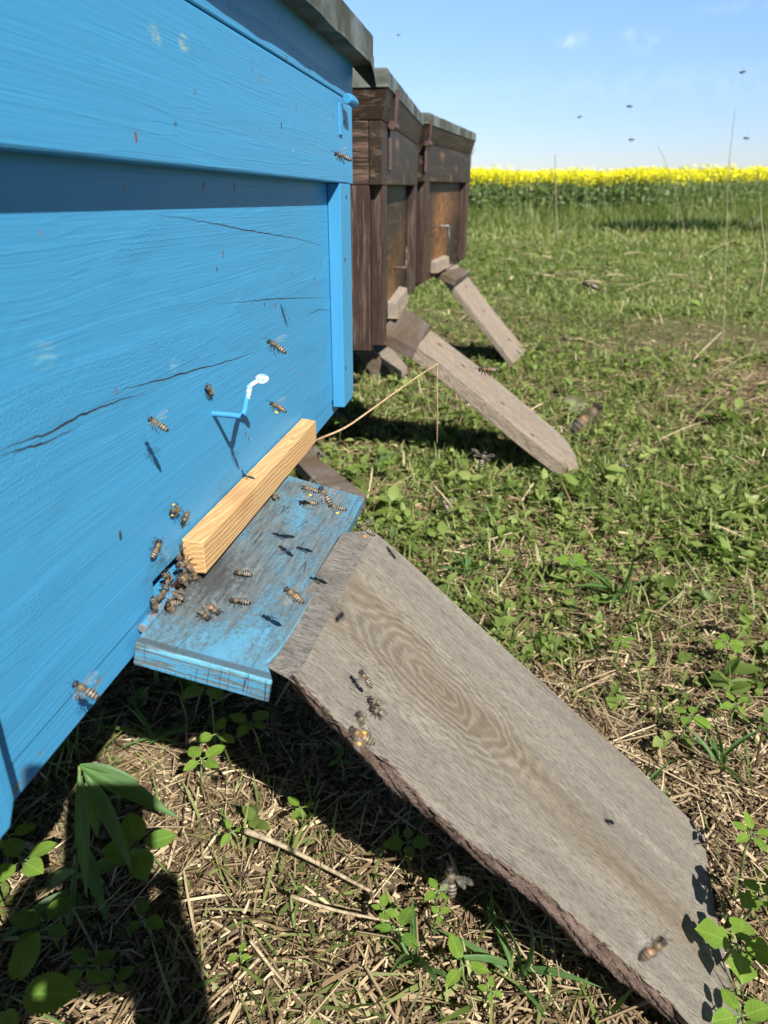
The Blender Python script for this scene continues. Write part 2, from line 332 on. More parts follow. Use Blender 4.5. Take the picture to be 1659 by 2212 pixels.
def grey_wood(name, tone=(.30, .27, .235), warm=(.27, .205, .145), knots=(), along=0, scale=1., warm_amt=1., rough_saw=1.):
    """weathered sawn plank: object x runs along the plank, y across"""
    t = NT(name, .85, .15); o = t.obj(); x, y, z = t.sep(o)
    wob = t.noise(t.map(o, (9*scale, 22*scale, 22)), 1, 3, .5)
    yy = t.math('ADD', y, t.math('MULTIPLY', t.math('SUBTRACT', wob, .5), .022/scale))
    band = None
    for (kx, ky, ax, ay, fq) in knots:
        dx = t.math('DIVIDE', t.math('SUBTRACT', x, kx), ax); dy = t.math('DIVIDE', t.math('SUBTRACT', y, ky), ay)
        d = t.math('SQRT', t.math('ADD', t.math('MULTIPLY', dx, dx), t.math('MULTIPLY', dy, dy)))
        dd = t.math('ADD', d, t.math('MULTIPLY', t.math('SUBTRACT', t.noise(t.map(o, (30, 30, 30)), 1, 4, .55), .5), .9))
        rg = t.math('MULTIPLY', t.math('SINE', t.math('MULTIPLY', dd, fq)), t.step(d, 1.1, 3.0, 1, 0))
        yy = t.math('ADD', yy, t.math('MULTIPLY', t.math('MULTIPLY', t.math('EXPONENT', t.math('MULTIPLY', t.math('MULTIPLY', d, d), -.5)), dy), ay*.9))
        band = rg if band is None else t.math('ADD', band, rg)
    fine = t.noise(t.comb(t.math('MULTIPLY', x, 105*scale), t.math('MULTIPLY', yy, 820*scale), t.math('MULTIPLY', z, 300)), 1, 4, .7)
    gr = t.noise(t.comb(t.math('MULTIPLY', x, 5*scale), t.math('MULTIPLY', yy, 70*scale), t.math('MULTIPLY', z, 70)), 1, 4, .6)
    saw = t.noise(t.map(o, (420*scale, 60*scale, 60), rot=(0, 0, .25)), 1, 2, .6)
    grit = t.noise(o, 900*scale, 3, .7)
    col = t.mix(t.step(gr, .3, .72), tuple(c*.80 for c in tone), tuple(c*1.12 for c in tone))
    wm = t.math('MULTIPLY', t.step(t.noise(t.map(o, (3, 12, 12)), 1, 3, .5), .38, .68), warm_amt)
    if knots:
        kx, ky, ax, ay, fq = knots[0]
        wm = t.math('MULTIPLY', wm, t.step(t.math('ABSOLUTE', t.math('SUBTRACT', y, ky)), ay*.6, ay*2.4, 1.15, .15))
    col = t.mix(t.math('MINIMUM', wm, 1.), col, t.mix(t.step(gr, .3, .7), tuple(c*.75 for c in warm), tuple(c*1.15 for c in warm)))
    col = t.mix(t.math('MULTIPLY', t.step(fine, .54, .40), .62), col, tuple(c*.34 for c in tone))
    col = t.mix(t.math('MULTIPLY', t.step(grit, .60, .74), .35), col, (.52, .49, .40))
    ck_ = t.step(t.noise(t.comb(t.math('MULTIPLY', x, 7*scale), t.math('MULTIPLY', yy, 330*scale), t.math('MULTIPLY', z, 100)), 1, 2, .5), .70, .735); col = t.mix(t.math('MULTIPLY', ck_, .8), col, tuple(c*.16 for c in tone))
    if band is not None:
        col = t.mix(t.math('MULTIPLY', t.step(band, .1, .9), .24), col, tuple(min(1, c*1.45) for c in tone))
        col = t.mix(t.math('MULTIPLY', t.step(band, -.1, -.9), .26), col, tuple(c*.55 for c in warm))
    sp_ = t.step(t.noise(o, 75, 6, .8), .66, .73); col = t.mix(t.math('MULTIPLY', sp_, .45), col, (.45, .42, .30))
    h = t.math('ADD', t.math('MULTIPLY', fine, 1.3), t.math('ADD', t.math('MULTIPLY', saw, .7*rough_saw), t.math('ADD', t.math('MULTIPLY', gr, .6), t.math('MULTIPLY', grit, .5))))
    if band is not None: h = t.math('ADD', h, t.math('MULTIPLY', band, .12))
    return t.out(col, .85, t.bump(h, 1., .0016))
def fresh_wood():
    t = NT('fresh_pine', .6, .3); o = t.obj(); x, y, z = t.sep(o)
    w = t.noise(t.map(o, (7, 60, 60)), 1, 3, .5)
    r_ = t.math('SINE', t.math('MULTIPLY', t.math('ADD', t.math('ADD', z, t.math('MULTIPLY', y, .25)), t.math('ADD', t.math('MULTIPLY', w, .010), t.math('MULTIPLY', x, .035))), 1900))
    fib = t.noise(t.map(o, (60, 800, 800)), 1, 3, .6)
    col = t.mix(t.step(r_, -.9, .9), (.47, .265, .10), (.62, .40, .19))
    col = t.mix(t.math('MULTIPLY', t.step(r_, .55, .98), .6), col, (.30, .145, .05))
    kx = t.math('MULTIPLY', t.math('SUBTRACT', x, .085), .55); kz = t.math('SUBTRACT', z, .019)
    d = t.math('SQRT', t.math('ADD', t.math('MULTIPLY', kx, kx), t.math('MULTIPLY', kz, kz)))
    col = t.mix(t.math('MULTIPLY', t.step(d, .002, .016, 1, 0), .55), col, (.36, .17, .07))
    col = t.mix(t.math('MULTIPLY', t.step(fib, .4, .7), .25), col, (.66, .48, .27))
    h = t.math('ADD', t.math('MULTIPLY', r_, .35), fib)
    return t.out(col, .6, t.bump(h, .6, .0006))
def brown_paint(name, face='front', orange_wear=None):
    """old dark brown stain, worn down to orange wood near the entrance; object z up, x along the front"""
    t = NT(name, .5, .18); o = t.obj(); x, y, z = t.sep(o)
    if face == 'front': g = t.noise(t.map(o, (6, 40, 95)), 1, 4, .62); fb = t.noise(t.map(o, (30, 100, 500)), 1, 3, .6)
    elif face == 'post': g = t.noise(t.map(o, (150, 150, 7)), 1, 5, .7); fb = t.noise(t.map(o, (520, 520, 26)), 1, 5, .75)
    else: g = t.noise(t.map(o, (40, 6, 80)), 1, 4, .62); fb = t.noise(t.map(o, (100, 30, 420)), 1, 3, .6)
    base = (.025, .017, .012) if face != 'post' else (.036, .022, .018)
    worn = {'front': (.15, .10, .065), 'post': (.17, .128, .10), 'side': (.17, .11, .085)}[face]
    col = t.mix(t.step(t.noise(t.map(o, (12, 12, 9)), 1, 4, .6), .35, .7), base, tuple(c*1.7 for c in base))
    th = {'front': (.50, .68), 'post': (.49, .62), 'side': (.46, .60)}[face]
    m = t.step(t.math('ADD', t.math('MULTIPLY', g, .6), t.math('MULTIPLY', fb, .4)), *th)
    col = t.mix(t.math('MULTIPLY', m, .8), col, worn)
    if orange_wear:
        for (gx, gz, sx, sz, amt) in orange_wear:
            dx = t.math('DIVIDE', t.math('SUBTRACT', x, gx), sx); dz = t.math('DIVIDE', t.math('SUBTRACT', z, gz), sz)
            d = t.math('ADD', t.math('MULTIPLY', dx, dx), t.math('MULTIPLY', dz, dz))
            mm = t.math('MULTIPLY', t.math('EXPONENT', t.math('MULTIPLY', d, -1)), t.step(t.math('ADD', t.math('MULTIPLY', t.noise(o, 34, 5, .7), .6), t.math('MULTIPLY', fb, .5)), .45, .60))
            col = t.mix(t.math('MULTIPLY', mm, amt), col, (.30, .135, .05))
    h = t.math('ADD', t.math('MULTIPLY', g, .8), t.math('MULTIPLY', fb, .6))
    return t.out(col, t.step(m, 0, 1, .5, .8), t.bump(h, .7, .0012))
def old_metal(name='mossy_sheet_metal'):
    t = NT(name, .6, .4); o = t.obj()
    a = t.noise(o, 14, 5, .65); b = t.noise(o, 60, 5, .7)
    col = t.ramp(a, [(.3, (.030, .036, .020)), (.5, (.070, .078, .055)), (.74, (.19, .205, .19))])
    col = t.mix(t.math('MULTIPLY', t.step(b, .55, .68), .6), col, (.075, .085, .045))
    t.b.inputs['Metallic'].default_value = .15
    return t.out(col, t.step(a, .3, .7, .8, .5), t.bump(t.math('ADD', b, t.noise(o, 25, 3)), .5, .002))
def plain(name, c, rough=.6, metal=0, nscale=40, amt=.25, bump=.0006):
    t = NT(name, rough, .4); o = t.obj(); a = t.noise(o, nscale, 4, .6); t.b.inputs['Metallic'].default_value = metal
    return t.out(t.mix(t.step(a, .3, .7), tuple(q*(1-amt) for q in c), tuple(min(1, q*(1+amt)) for q in c)), rough, t.bump(a, .5, bump))
def foliage(name, stops, trans=.35, rough=.55, spec=.35, veins=False):
    t = NT(name, rough, spec); col = t.ramp(t.attr('rnd'), stops)
    t.t.nodes.remove(t.b) ; b = t.n('BsdfPrincipled'); t.b = b
    b.inputs['Roughness'].default_value = rough; b.inputs['Specular IOR Level'].default_value = spec
    t.put(b.inputs['Base Color'], col)
    tr = t.n('BsdfTranslucent'); t.put(tr.inputs[0], t.mix(.6, col, (.25, .42, .04), 'MIX') if trans > .3 else col)
    mx = t.n('MixShader'); mx.inputs[0].default_value = trans
    t.t.links.new(b.outputs[0], mx.inputs[1]); t.t.links.new(tr.outputs[0], mx.inputs[2])
    out = [q for q in t.t.nodes if q.type == 'OUTPUT_MATERIAL'][0]; t.t.links.new(mx.outputs[0], out.inputs[0])
    return t.m

# ================================================================ GROUND
def soil():
    t = NT('soil', .95, .1); o = t.obj()
    a = t.noise(o, 9, 6, .65); b = t.noise(o, 90, 4, .7); far = t.n('VectorMath', operation='LENGTH'); t.put(far.inputs[0], o)
    c = t.ramp(b, [(.3, (.03, .021, .014)), (.55, (.12, .088, .056)), (.75, (.28, .215, .14))])
    fibre = t.math('MULTIPLY', t.noise(t.map(o, (200, 30, 30), rot=(0, 0, .7)), 1, 3, .6), t.noise(t.map(o, (30, 200, 30), rot=(0, 0, .3)), 1, 3, .6))
    c = t.mix(t.step(fibre, .27, .36), c, (.33, .255, .15))
    g = t.mix(t.step(t.noise(o, .7, 5, .6), .35, .65), (.055, .085, .022), (.10, .135, .04))
    c = t.mix(t.step(far.outputs['Value'], 2.2, 4.5), c, g)
    return t.out(c, .95, t.bump(t.math('ADD', b, a), .8, .01))
rad = np.concatenate([[0.0], np.geomspace(.08, 12, 190), np.geomspace(12.6, 1500, 46)]); na = 300
ang = np.linspace(0, 2*math.pi, na, endpoint=False)
RR, AA = np.meshgrid(rad[1:], ang, indexing='ij'); gx = RR*np.cos(AA); gy = RR*np.sin(AA); gz = hfun(gx, gy)
GV = [(0, 0, float(hfun(0, 0)))]+list(zip(gx.ravel().tolist(), gy.ravel().tolist(), gz.ravel().tolist()))
GF = [(0, 1+j, 1+(j+1) % na) for j in range(na)]
GF += [(1+i*na+j, 1+(i+1)*na+j, 1+(i+1)*na+(j+1) % na, 1+i*na+(j+1) % na) for i in range(len(rad)-2) for j in range(na)]
tag(mesh('ground', GV, GF, soil(), smooth=True), kind='structure')

# ================================================================ BLUE HIVE
hx = (ray(1100, 433)).normalized(); hn = hx.cross(Vector((0, 0, 1))).normalized(); hw = hn.cross(hx)     # along the front, outwards, up
O1 = hit(735, 880, C0-hn*.2, hn)
LX = .758                                              # width of the front
O1 = O1+hx*(.013-LX)                                   # origin: near bottom corner of the front
M1 = frame(O1, hx, -hn, hw)
I1 = M1.inverted()
def wall_pt(u, v, q=0): return hit(u, v, C0-hn*(.2-q), hn)
def loc1(u, v, q=0): return I1 @ wall_pt(u, v, q)
def norm_crack(px): 
    L = [loc1(*q) for q in px]; return [(round(q.x/.8, 4), round(q.z/.8, 4)) for q in L]
cr = [(norm_crack([(0, 973), (50, 953), (100, 938), (165, 903), (215, 880), (270, 860), (322, 848)]), 0.0008),
      (norm_crack([(225, 868), (275, 839), (350, 820), (425, 798), (500, 778), (570, 754)]), .0006),
      (norm_crack([(0, 984), (100, 955), (190, 912)]), .0006),
      (norm_crack([(327, 460), (400, 472), (475, 485), (550, 500), (650, 517), (711, 536)]), .0005),
      (norm_crack([(470, 656), (600, 645), (719, 642)]), .0005),
      (norm_crack([(665, 680), (690, 668), (719, 671)]), .0005)]
kn = loc1(98, 765)
m_front = blue_paint('blue_paint_front', cr, [(kn.x, kn.z, .035)], scuffs=[(kn.x, kn.z, .014, (.16, .36, .46)), (loc1(378, 788).x, loc1(378, 788).z, .010, (.22, .42, .58)), (loc1(350, 1225).x, loc1(350, 1225).z, .035, (.06, .13, .16)), (loc1(460, 1180).x+.03, loc1(400, 1190).z, .05, (.07, .17, .22))])
b1, b2 = loc1(332, 75, .015), loc1(395, 92, .015)
kn2, kn3 = loc1(378, 268, .015), loc1(632, 325, .015)
m_band = blue_paint('blue_paint_band', knots=[(kn2.x, kn2.z, .010), (kn3.x, kn3.z, .008)], specks=True, blister=False,
                    scuffs=[(b1.x, b1.z, .010, (.40, .48, .30)), (b2.x, b2.z, .010, (.40, .48, .30)), (kn2.x, kn2.z, .004, (.03, .06, .08)), (kn3.x, kn3.z, .003, (.45, .5, .48))])
m_blue = blue_paint('blue_paint_trim', specks=True, blister=False, bumpk=.6)
m_bluez = blue_paint('blue_paint_strip', grain_axis='z', specks=True, blister=False, bumpk=.7)
m_blueold = blue_paint('blue_paint_rail', wear=.02, specks=True, blister=False)
m_worn, m_wend, m_fresh = worn_board(), board_edge(), fresh_wood()
m_metal = old_metal()
m_dark = plain('dark_inside_wood', (.05, .035, .022), .9)
m_rust = plain('rusty_steel', (.09, .045, .025), .7, .4)

def hive_body(name, M, L, D, zb, zt, zl, zr, mats, ent, q=.015, flare=.014, lip=.028, over=.037, strip_bottom=.012, sw=.056, entz=(.0215, .034)):
    """bee hive: local x along its front, y into it, z up. zb/zt: lower and upper edge of the raised upper board, zl/zr: of the roof's edge"""
    mf, mband, mtrim, mstrip, mrail, mside, mpost = mats
    root = empty(name, M)
    e0, e1 = ent; z0, z1 = entz; T = .024
    b = MB(); top = zb+.05
    if e1 > e0:
        b.box((0, 0, .0205), (e0, T, top)); b.box((e1, 0, .0205), (L, T, top)); b.box((e0, 0, z1), (e1, T, top)); b.box((e0, 0, .0205), (e1, T, z0))
        V = b.v; b = MB()                       # one sheet with a hole, 24 mm thick
        xs = [0, e0, e1, L]; zs = [.0205, z0, z1, top]; vid = {}
        for k, y in enumerate((0, T)):
            for i, x in enumerate(xs):
                for j, z in enumerate(zs): vid[k, i, j] = len(b.v); b.v.append(Vector((x, y, z)))
        for i in range(3):
            for j in range(3):
                if (i, j) == (1, 1): continue
                b.f.append((vid[0,i,j], vid[0,i+1,j], vid[0,i+1,j+1], vid[0,i,j+1])); b.f.append((vid[1,i,j], vid[1,i,j+1], vid[1,i+1,j+1], vid[1,i+1,j]))
        ring = [(0,0),(1,0),(2,0),(3,0),(3,1),(3,2),(3,3),(2,3),(1,3),(0,3),(0,2),(0,1)]
        for a in range(12):
            p_, q_ = ring[a], ring[(a+1) % 12]; b.f.append((vid[(0,)+q_], vid[(0,)+p_], vid[(1,)+p_], vid[(1,)+q_]))
        for p_, q_ in (((1,1),(2,1)),((2,1),(2,2)),((2,2),(1,2)),((1,2),(1,1))): b.f.append((vid[(0,)+p_], vid[(0,)+q_], vid[(1,)+q_], vid[(1,)+p_]))
    b.build('front_board', mf, root, M)
    MB().box((.001, .0015, 0), (L-.001, D, .0200)).build('floor_board', mrail, root, M, bevel=.0012)
    MB().box((0, T+.0005, .0205), (.022, D-.02, top)).build('side_wall', mside, root, M)
    MB().box((L-.022, T+.0005, .0205), (L, D-.02, top)).build('side_wall', mside, root, M)
    MB().box((0, D-.0195, .0205), (L, D, top)).build('back_wall', mside, root, M)
    for x0, x1 in ((-.001, sw-.001), (L-sw+.001, L+.001)):
        z = strip_bottom
        MB().prism([(x0, -q, z+.006), (x0, -q, zb-.0005), (x1, -q, zb-.0005), (x1, -q, z+.010), (x1-.006, -q, z), (x0, -q, z)][::-1], (0, q-.0005, 0)).build('corner_strip', mstrip, root, M, bevel=.0008)
    for xa, xb in ((-q, -.0005), (L+.0005, L+q)):            # corner posts and upper boards on the sides
        MB().box((xa, .0, strip_bottom-.006), (xb, sw-.01, zb-.0005)).build('corner_post', mpost, root, M, bevel=.001)
        MB().box((xa, D-.05, strip_bottom-.006), (xb, D, zb-.0005)).build('corner_post', mpost, root, M, bevel=.001)
        MB().box((xa-.0005, -q+.0205, zb), (xb, D+q, zt-.001)).build('upper_side_board', mpost if False else mside, root, M, bevel=.0012)
    MB().box((-q, -q-.0005, zb), (L+q-.0205, -q+.02, zt-.001)).build('upper_front_board', mband, root, M, bevel=.0015)
    MB().box((L+q-.020, -q-.0001, zb), (L+q, -q+.02, zt-.001)).build('corner_trim', mstrip, root, M, bevel=.0008)
    MB().box((-q, D+.0005, zb), (L+q-.0005, D+q, zt-.001)).build('upper_back_board', mside, root, M, bevel=.001)
    # flared lid
    a, f = q+.0005, q+flare; e = zl+.004; g = .0
    fl = [(-a, -a), (L+a, -a), (L+a, D+a), (-a, D+a)]; fu = [(-f, -f), (L+f, -f), (L+f, D+f), (-f, D+f)]
    V = [(x, y, zt) for x, y in fl]+[(x, y, e) for x, y in fu]
    MB().add(V, [(0,1,5,4),(1,2,6,5),(2,3,7,6),(3,0,4,7),(0,3,2,1),(4,5,6,7)]).build('lid', [mband], root, M, bevel=.001)
    # sheet metal roof with a slightly dented turned-down edge
    rb = MB(); N = 26; o_ = over; per = []
    for (xa, ya), (xb, yb) in (((-o_, -o_), (L+o_, -o_)), ((L+o_, -o_), (L+o_, D+o_)), ((L+o_, D+o_), (-o_, D+o_)), ((-o_, D+o_), (-o_, -o_))):
        for i in range(N): s_ = i/N; per.append((xa+(xb-xa)*s_, ya+(yb-ya)*s_))
    r2 = random.Random(len(name)+int(L*1e4)); n = len(per); rings = []
    cx, cy = L/2, D/2
    for (k, zz, sh, jit) in ((0, zl, 0, .0006), (1, zl+.004, -.0008, .0005), (2, zr-.003, -.001, .0005), (3, zr, -.004, .0006), (4, zr+.006, -.12, .001)):
        row = []
        for (x, y) in per:
            d_ = Vector((x-cx, y-cy)); m_ = max(abs(x-cx)/(L/2+o_), abs(y-cy)/(D/2+o_)); 
            xx = x-(sh*-1)*(1 if x > cx+.9*(L/2) else -1 if x < cx-.9*(L/2) else 0); yy = y-(sh*-1)*(1 if y > cy+.9*(D/2) else -1 if y < cy-.9*(D/2) else 0)
            row.append(len(rb.v)); rb.v.append(Vector((xx+r2.uniform(-jit, jit), yy+r2.uniform(-jit, jit), zz+r2.uniform(-jit, jit))))
        rings.append(row)
    for k in range(4):
        for i in range(n): rb.f.append((rings[k][i], rings[k][(i+1) % n], rings[k+1][(i+1) % n], rings[k+1][i]))
    c_ = len(rb.v); rb.v.append(Vector((cx, cy, zr+.008)))
    for i in range(n): rb.f.append((rings[4][i], rings[4][(i+1) % n], c_))
    # underside
    rb.f += [(rings[0][(i+1) % n], rings[0][i], c_+1) for i in range(n)]; rb.v.append(Vector((cx, cy, zl+.003)))
    ro = rb.build('roof', m_metal, root, M)
    # entrance slot behind the board
    if e1 > e0: MB().box((e0-.01, T+.001, .0206), (e1+.01, T+.002, z1+.03)).build('entrance_slot', m_dark, root, M)
    return root
H1 = hive_body('bee_hive', M1, LX, .46, .2655, .3505, .388, .420,
               (m_front, m_band, m_blue, m_bluez, m_blueold, m_blue, m_bluez), (loc1(334, 1290).x, loc1(655, 935).x-.004), flare=.002)
_k = Vector((LX+.037, -.037, .388)); MB().add([_k+Vector((-.030, 0, .004)), _k+Vector((0, 0, .010)), _k+Vector((.001, .004, -.020)), _k+Vector((-.006, -.004, -.022)), _k+Vector((-.014, -.003, -.010)), _k+Vector((0, .03, .005))], [(0, 4, 3, 2, 1), (1, 2, 5)]).build('bent_roof_corner', m_metal, H1, M1)
tag(H1, 'bright sky blue wooden bee hive filling the left of the picture', 'bee hive', 'bee hives in a row')
# crooked wire handle
HB, HT, HQ, HR = [C0+Vector(q) for q in ((-.1229, .4929, -.149), (-.1005, .488, -.1497), (-.0986, .510, -.1335), (-.0895, .516, -.1292))]
m_hook = blue_paint('blue_paint_metal', specks=False, blister=False, bumpk=.3)
def bez(pts, n=4):
    out = []
    for i in range(len(pts)-1):
        p0 = pts[max(i-1, 0)]; p1 = pts[i]; p2 = pts[i+1]; p3 = pts[min(i+2, len(pts)-1)]
        for k in range(n):
            s_ = k/n; out.append(.5*((2*p1)+(p2-p0)*s_+(2*p0-5*p1+4*p2-p3)*s_*s_+(3*p1-p0-3*p2+p3)*s_**3))
    return out+[pts[-1]]
hp = bez([I1 @ q for q in (HB-hn*.004, HB.lerp(HT, .5), HT.lerp(HB, .12), HT.lerp(HQ, .12), HT.lerp(HQ, .5), HT.lerp(HQ, .72))], 5)
hk = MB().tube(hp, .0021, 10).build('handle_hook', m_hook, H1, M1, smooth=True)
tip = MB(); tc = I1 @ HR; tq = I1 @ HQ
axis = (tc-tq).normalized(); side = Vector((0, 0, 1)); nrm = Vector((0, -1, 0))
def disc(b, c, rx, rz, th, n=18):
    A = [(c+Vector((math.cos(2*math.pi*i/n)*rx, -th, math.sin(2*math.pi*i/n)*rz))) for i in range(n)]
    return b.prism(A, (0, 2*th, 0))
m_chip = NT('chipped_white_enamel', .5, .4); _o = m_chip.obj()
m_chip = m_chip.out(m_chip.mix(m_chip.step(m_chip.noise(_o, 420, 4, .7), .42, .48), (.10, .36, .66), (.50, .52, .51)), .55)
a_ = Vector((.62, -.78, 0)); b_ = Vector((-.78, -.62, 0)); cc_ = tc.lerp(tq, .05)
tip.prism([cc_+a_*(math.cos(2*math.pi*i/20)*.0050)+Vector((0, 0, math.sin(2*math.pi*i/20)*.0033))+b_*.0014 for i in range(20)], -b_*.0028); 
tip.tube([tq.lerp(I1 @ HT, .45)+Vector((0, -.0004, 0)), tq+Vector((0, -.0004, 0)), tc.lerp(tq, .4)], [.0021, .0026, .0032], 10, [.9, .75, .6])
tip.build('handle_tip', m_chip, hk, M1, smooth=False)
# small hinge pin at the far upper corner
hpn = I1 @ wall_pt(741, 213, .02)
MB().tube([hpn+Vector((0, -.004, 0)), hpn+Vector((.012, -.006, 0)), hpn+Vector((.030, -.006, -.001))], [.0052, .0052, .0050], 12).build('latch_pin', m_hook, H1, M1, bevel=.001)
MB().box((hpn.x-.004, -.0175, hpn.z-.034), (hpn.x+.010, -.0152, hpn.z-.004)).build('latch_plate', m_hook, H1, M1, bevel=.0004)
for (u_, v_, q_) in ((739, 243, .0155), (744, 262, .0155), (747, 795, .0152), (745, 560, .0152), (748, 425, .0152)):
    n_ = loc1(u_, v_, q_); MB().ellip((0, 0, 0), (.0022, .0006, .0022), 10, 6).build('nail_head', m_rust if v_ > 400 else m_hook, H1, M1 @ Matrix.Translation((n_.x, -q_-.0002, n_.z)), smooth=True)
# landing board, hinged under the entrance
A = loc1(290, 1385); DX = .317
lbx = Vector((1, 0, -.012)).normalized(); lby = Vector((0, -.979, -.205)).normalized()
LBo = Vector((A.x, -.004, A.z+.002)); 
MLB = M1 @ Matrix(((lbx.x, -lby.x, 0, LBo.x), (lbx.y, -lby.y, -.205*0, LBo.y), (lbx.z, -lby.z, 1, LBo.z), (0, 0, 0, 1)))
# orthonormal frame: x along, y towards the hive, z up out of the board
_x = (M1.to_3x3() @ lbx).normalized(); _y = -(M1.to_3x3() @ lby).normalized(); _z = _x.cross(_y).normalized()
LBO = M1 @ LBo; MLB = frame(LBO, _x, _y, _z); ILB = MLB.inverted()
def lbpt(u, v, dz=0): return hit(u, v, LBO+_z*dz, _z)
def lbl(u, v): return ILB @ lbpt(u, v)
c_ = lbl(601, 1463); d_ = lbl(788, 1074); a_ = lbl(291, 1387); f_ = lbl(622, 1026)
n1, n2, n3 = lbl(577, 1428), lbl(590, 1409), lbl(598, 1390)
wd = min(c_.y, d_.y)
poly = [(a_.x, a_.y, 0), (c_.x-.004, c_.y+.002, 0), (c_.x, c_.y+.004, 0), (n1.x, n1.y, 0), (n1.x+.012, n1.y-.003, 0), (n1.x+.05, n1.y-.006, 0), (d_.x, d_.y, 0), (f_.x, a_.y+.003, 0), (a_.x+.05, a_.y+.003, 0)]
lbm = MB().prism(poly, (0, 0, -.0165))
lb = lbm.build('landing_board', [m_worn, m_wend], H1, MLB, bevel=.0009)
for i, pg in enumerate(lb.data.polygons): pg.material_index = 0 if i == 0 else 1
hb = MB()
h0, h1 = I1 @ lbpt(293, 1375), I1 @ lbpt(362, 1292)
for i in range(4):
    s0 = i/4; s1 = (i+.93)/4; p0 = h0.lerp(h1, s0); p1 = h0.lerp(h1, s1); o_ = Vector((.006, -.001, .0018)); hb.tube([p0+o_, p1+o_], .0031, 12)
hb.build('hinge', blue_paint('blue_paint_hinge', wear=.13, specks=False, blister=False, bumpk=.4), lb, M1, smooth=False, bevel=.0006)
p0 = h1+Vector((.008, -.001, .0018)); MB().tube([p0, p0+Vector((.018, 0, 0))], .0034, 12).build('hinge_pin', m_rust, lb, M1, bevel=.0006)
# entrance reducer: loose stick of new wood on the landing board
q0, q1 = loc1(388, 1165), loc1(650, 902)
SB = M1 @ Vector((q0.x, 0, 0)); 
LL = q1.x-q0.x; zb0 = (I1 @ lbpt(425, 1243)).z
Ms = frame(M1 @ Vector((q0.x, -.001, q0.z-.0245)), _x, -hn, (_x.cross(-hn)).normalized())
st = MB().hexa([(0, -.0150, 0), (LL, -.0150, 0), (LL, 0, 0), (0, 0, 0), (0, -.0150, .0225), (LL, -.0150, .0225), (LL, 0, .0245), (0, 0, .0245)])
# split the long sides so that small unevenness shows
so = st.build('wooden_stick', m_fresh, None, Ms, bevel=.0007)
tag(so, 'pale new pine stick lying along the hive entrance on the blue landing board', 'stick')

# ================================================================ RAMP BOARD 1
P1, P2 = at(586, 1415, .42), at(754, 1135, .575); PF = ground(1521, 1801)
N1 = (P2-P1).cross(PF-P1).normalized()
if N1.z < 0: N1 = -N1
rx = (ground(1521, 1801)-hit(832, 1167, P1, N1)).normalized(); ry = N1.cross(rx).normalized()
MR = frame(P1, rx, ry, N1); IR = MR.inverted()
def rp(u, v, dz=0): return IR @ hit(u, v, P1+N1*dz, N1)
TH = .0125
far = [(756, 1136), (804, 1146), (832, 1167), (900, 1227), (968, 1290), (1078, 1390), (1190, 1490), (1296, 1586), (1373, 1653), (1450, 1730), (1521, 1801)]
end = [(1527, 1853), (1547, 1975), (1600, 2200), (1628, 2310)]
near = [(1560, 2290), (1450, 2170), (1363, 2093), (1270, 2011), (1143, 1904), (1015, 1822), (950, 1768), (893, 1712), (836, 1650), (800, 1622), (768, 1598), (745, 1577), (722, 1554), (690, 1522), (663, 1495), (631, 1458), (586, 1415)]
m_ramp = grey_wood('weathered_ramp_wood', knots=[(0, 0, .045, .020, 13)])
kn_ = rp(945, 1480)
m_ramp = grey_wood('weathered_ramp_board', knots=[(kn_.x, kn_.y, .052, .022, 24)], tone=(.272, .243, .203), warm=(.215, .168, .112))
outline = [rp(*q) for q in far+end+near]
bev = rp(700, 1368)
b = MB(); n = len(outline)
# top face minus the bevelled end: bevel ridge from the far corner to the near edge
r0, r1 = rp(809, 1150), rp(640, 1466)
i0 = 1                                                  # outline index of (804,1146)
top = [Vector(q) for q in outline]
lowe = [q-Vector((0, 0, TH)) for q in top]
for i_ in range(len(far+end), len(outline)): lowe[i_].y += .011
# bevel: first point and last point dropped a little below the top plane
top[0].z -= .0095; top[-1].z -= .0100; top[-2].z -= .0045
def fan(b):
    V = top+lowe; k = len(b.v); b.v += V
    b.f.append(tuple(k+n+i for i in range(n)))
    for i in range(n): b.f.append((k+i, k+(i+1) % n, k+n+(i+1) % n, k+n+i))
    # top: bevel polygon + main polygon
    b.v += [r0, r1]; a, c = k+2*n, k+2*n+1
    b.f.append(tuple([k+0, k+n-1, k+n-2, c, a]))
    b.f.append(tuple([a, c]+[k+i for i in range(n-3, 0, -1)]))
    b.f.append((a, k+1, k+0)); b.f.append((c, k+n-2, k+n-3))
fan(b)
ramp = b.build('ramp_board', [m_ramp, grey_wood('plank_end_grain', tone=(.205, .19, .17), warm=(.20, .18, .16), scale=.7)], None, MR, bevel=.0006)
for k_ in (len(b.f)-4, len(b.f)-2): ramp.data.polygons[k_].material_index = 1
bm = bmesh.new(); bm.from_mesh(ramp.data); bmesh.ops.recalc_face_normals(bm, faces=bm.faces); bm.to_mesh(ramp.data); bm.free()
tag(ramp, 'broad grey weathered plank leaning from the blue landing board to the ground', 'ramp board', 'ramp boards leaning on the hives')
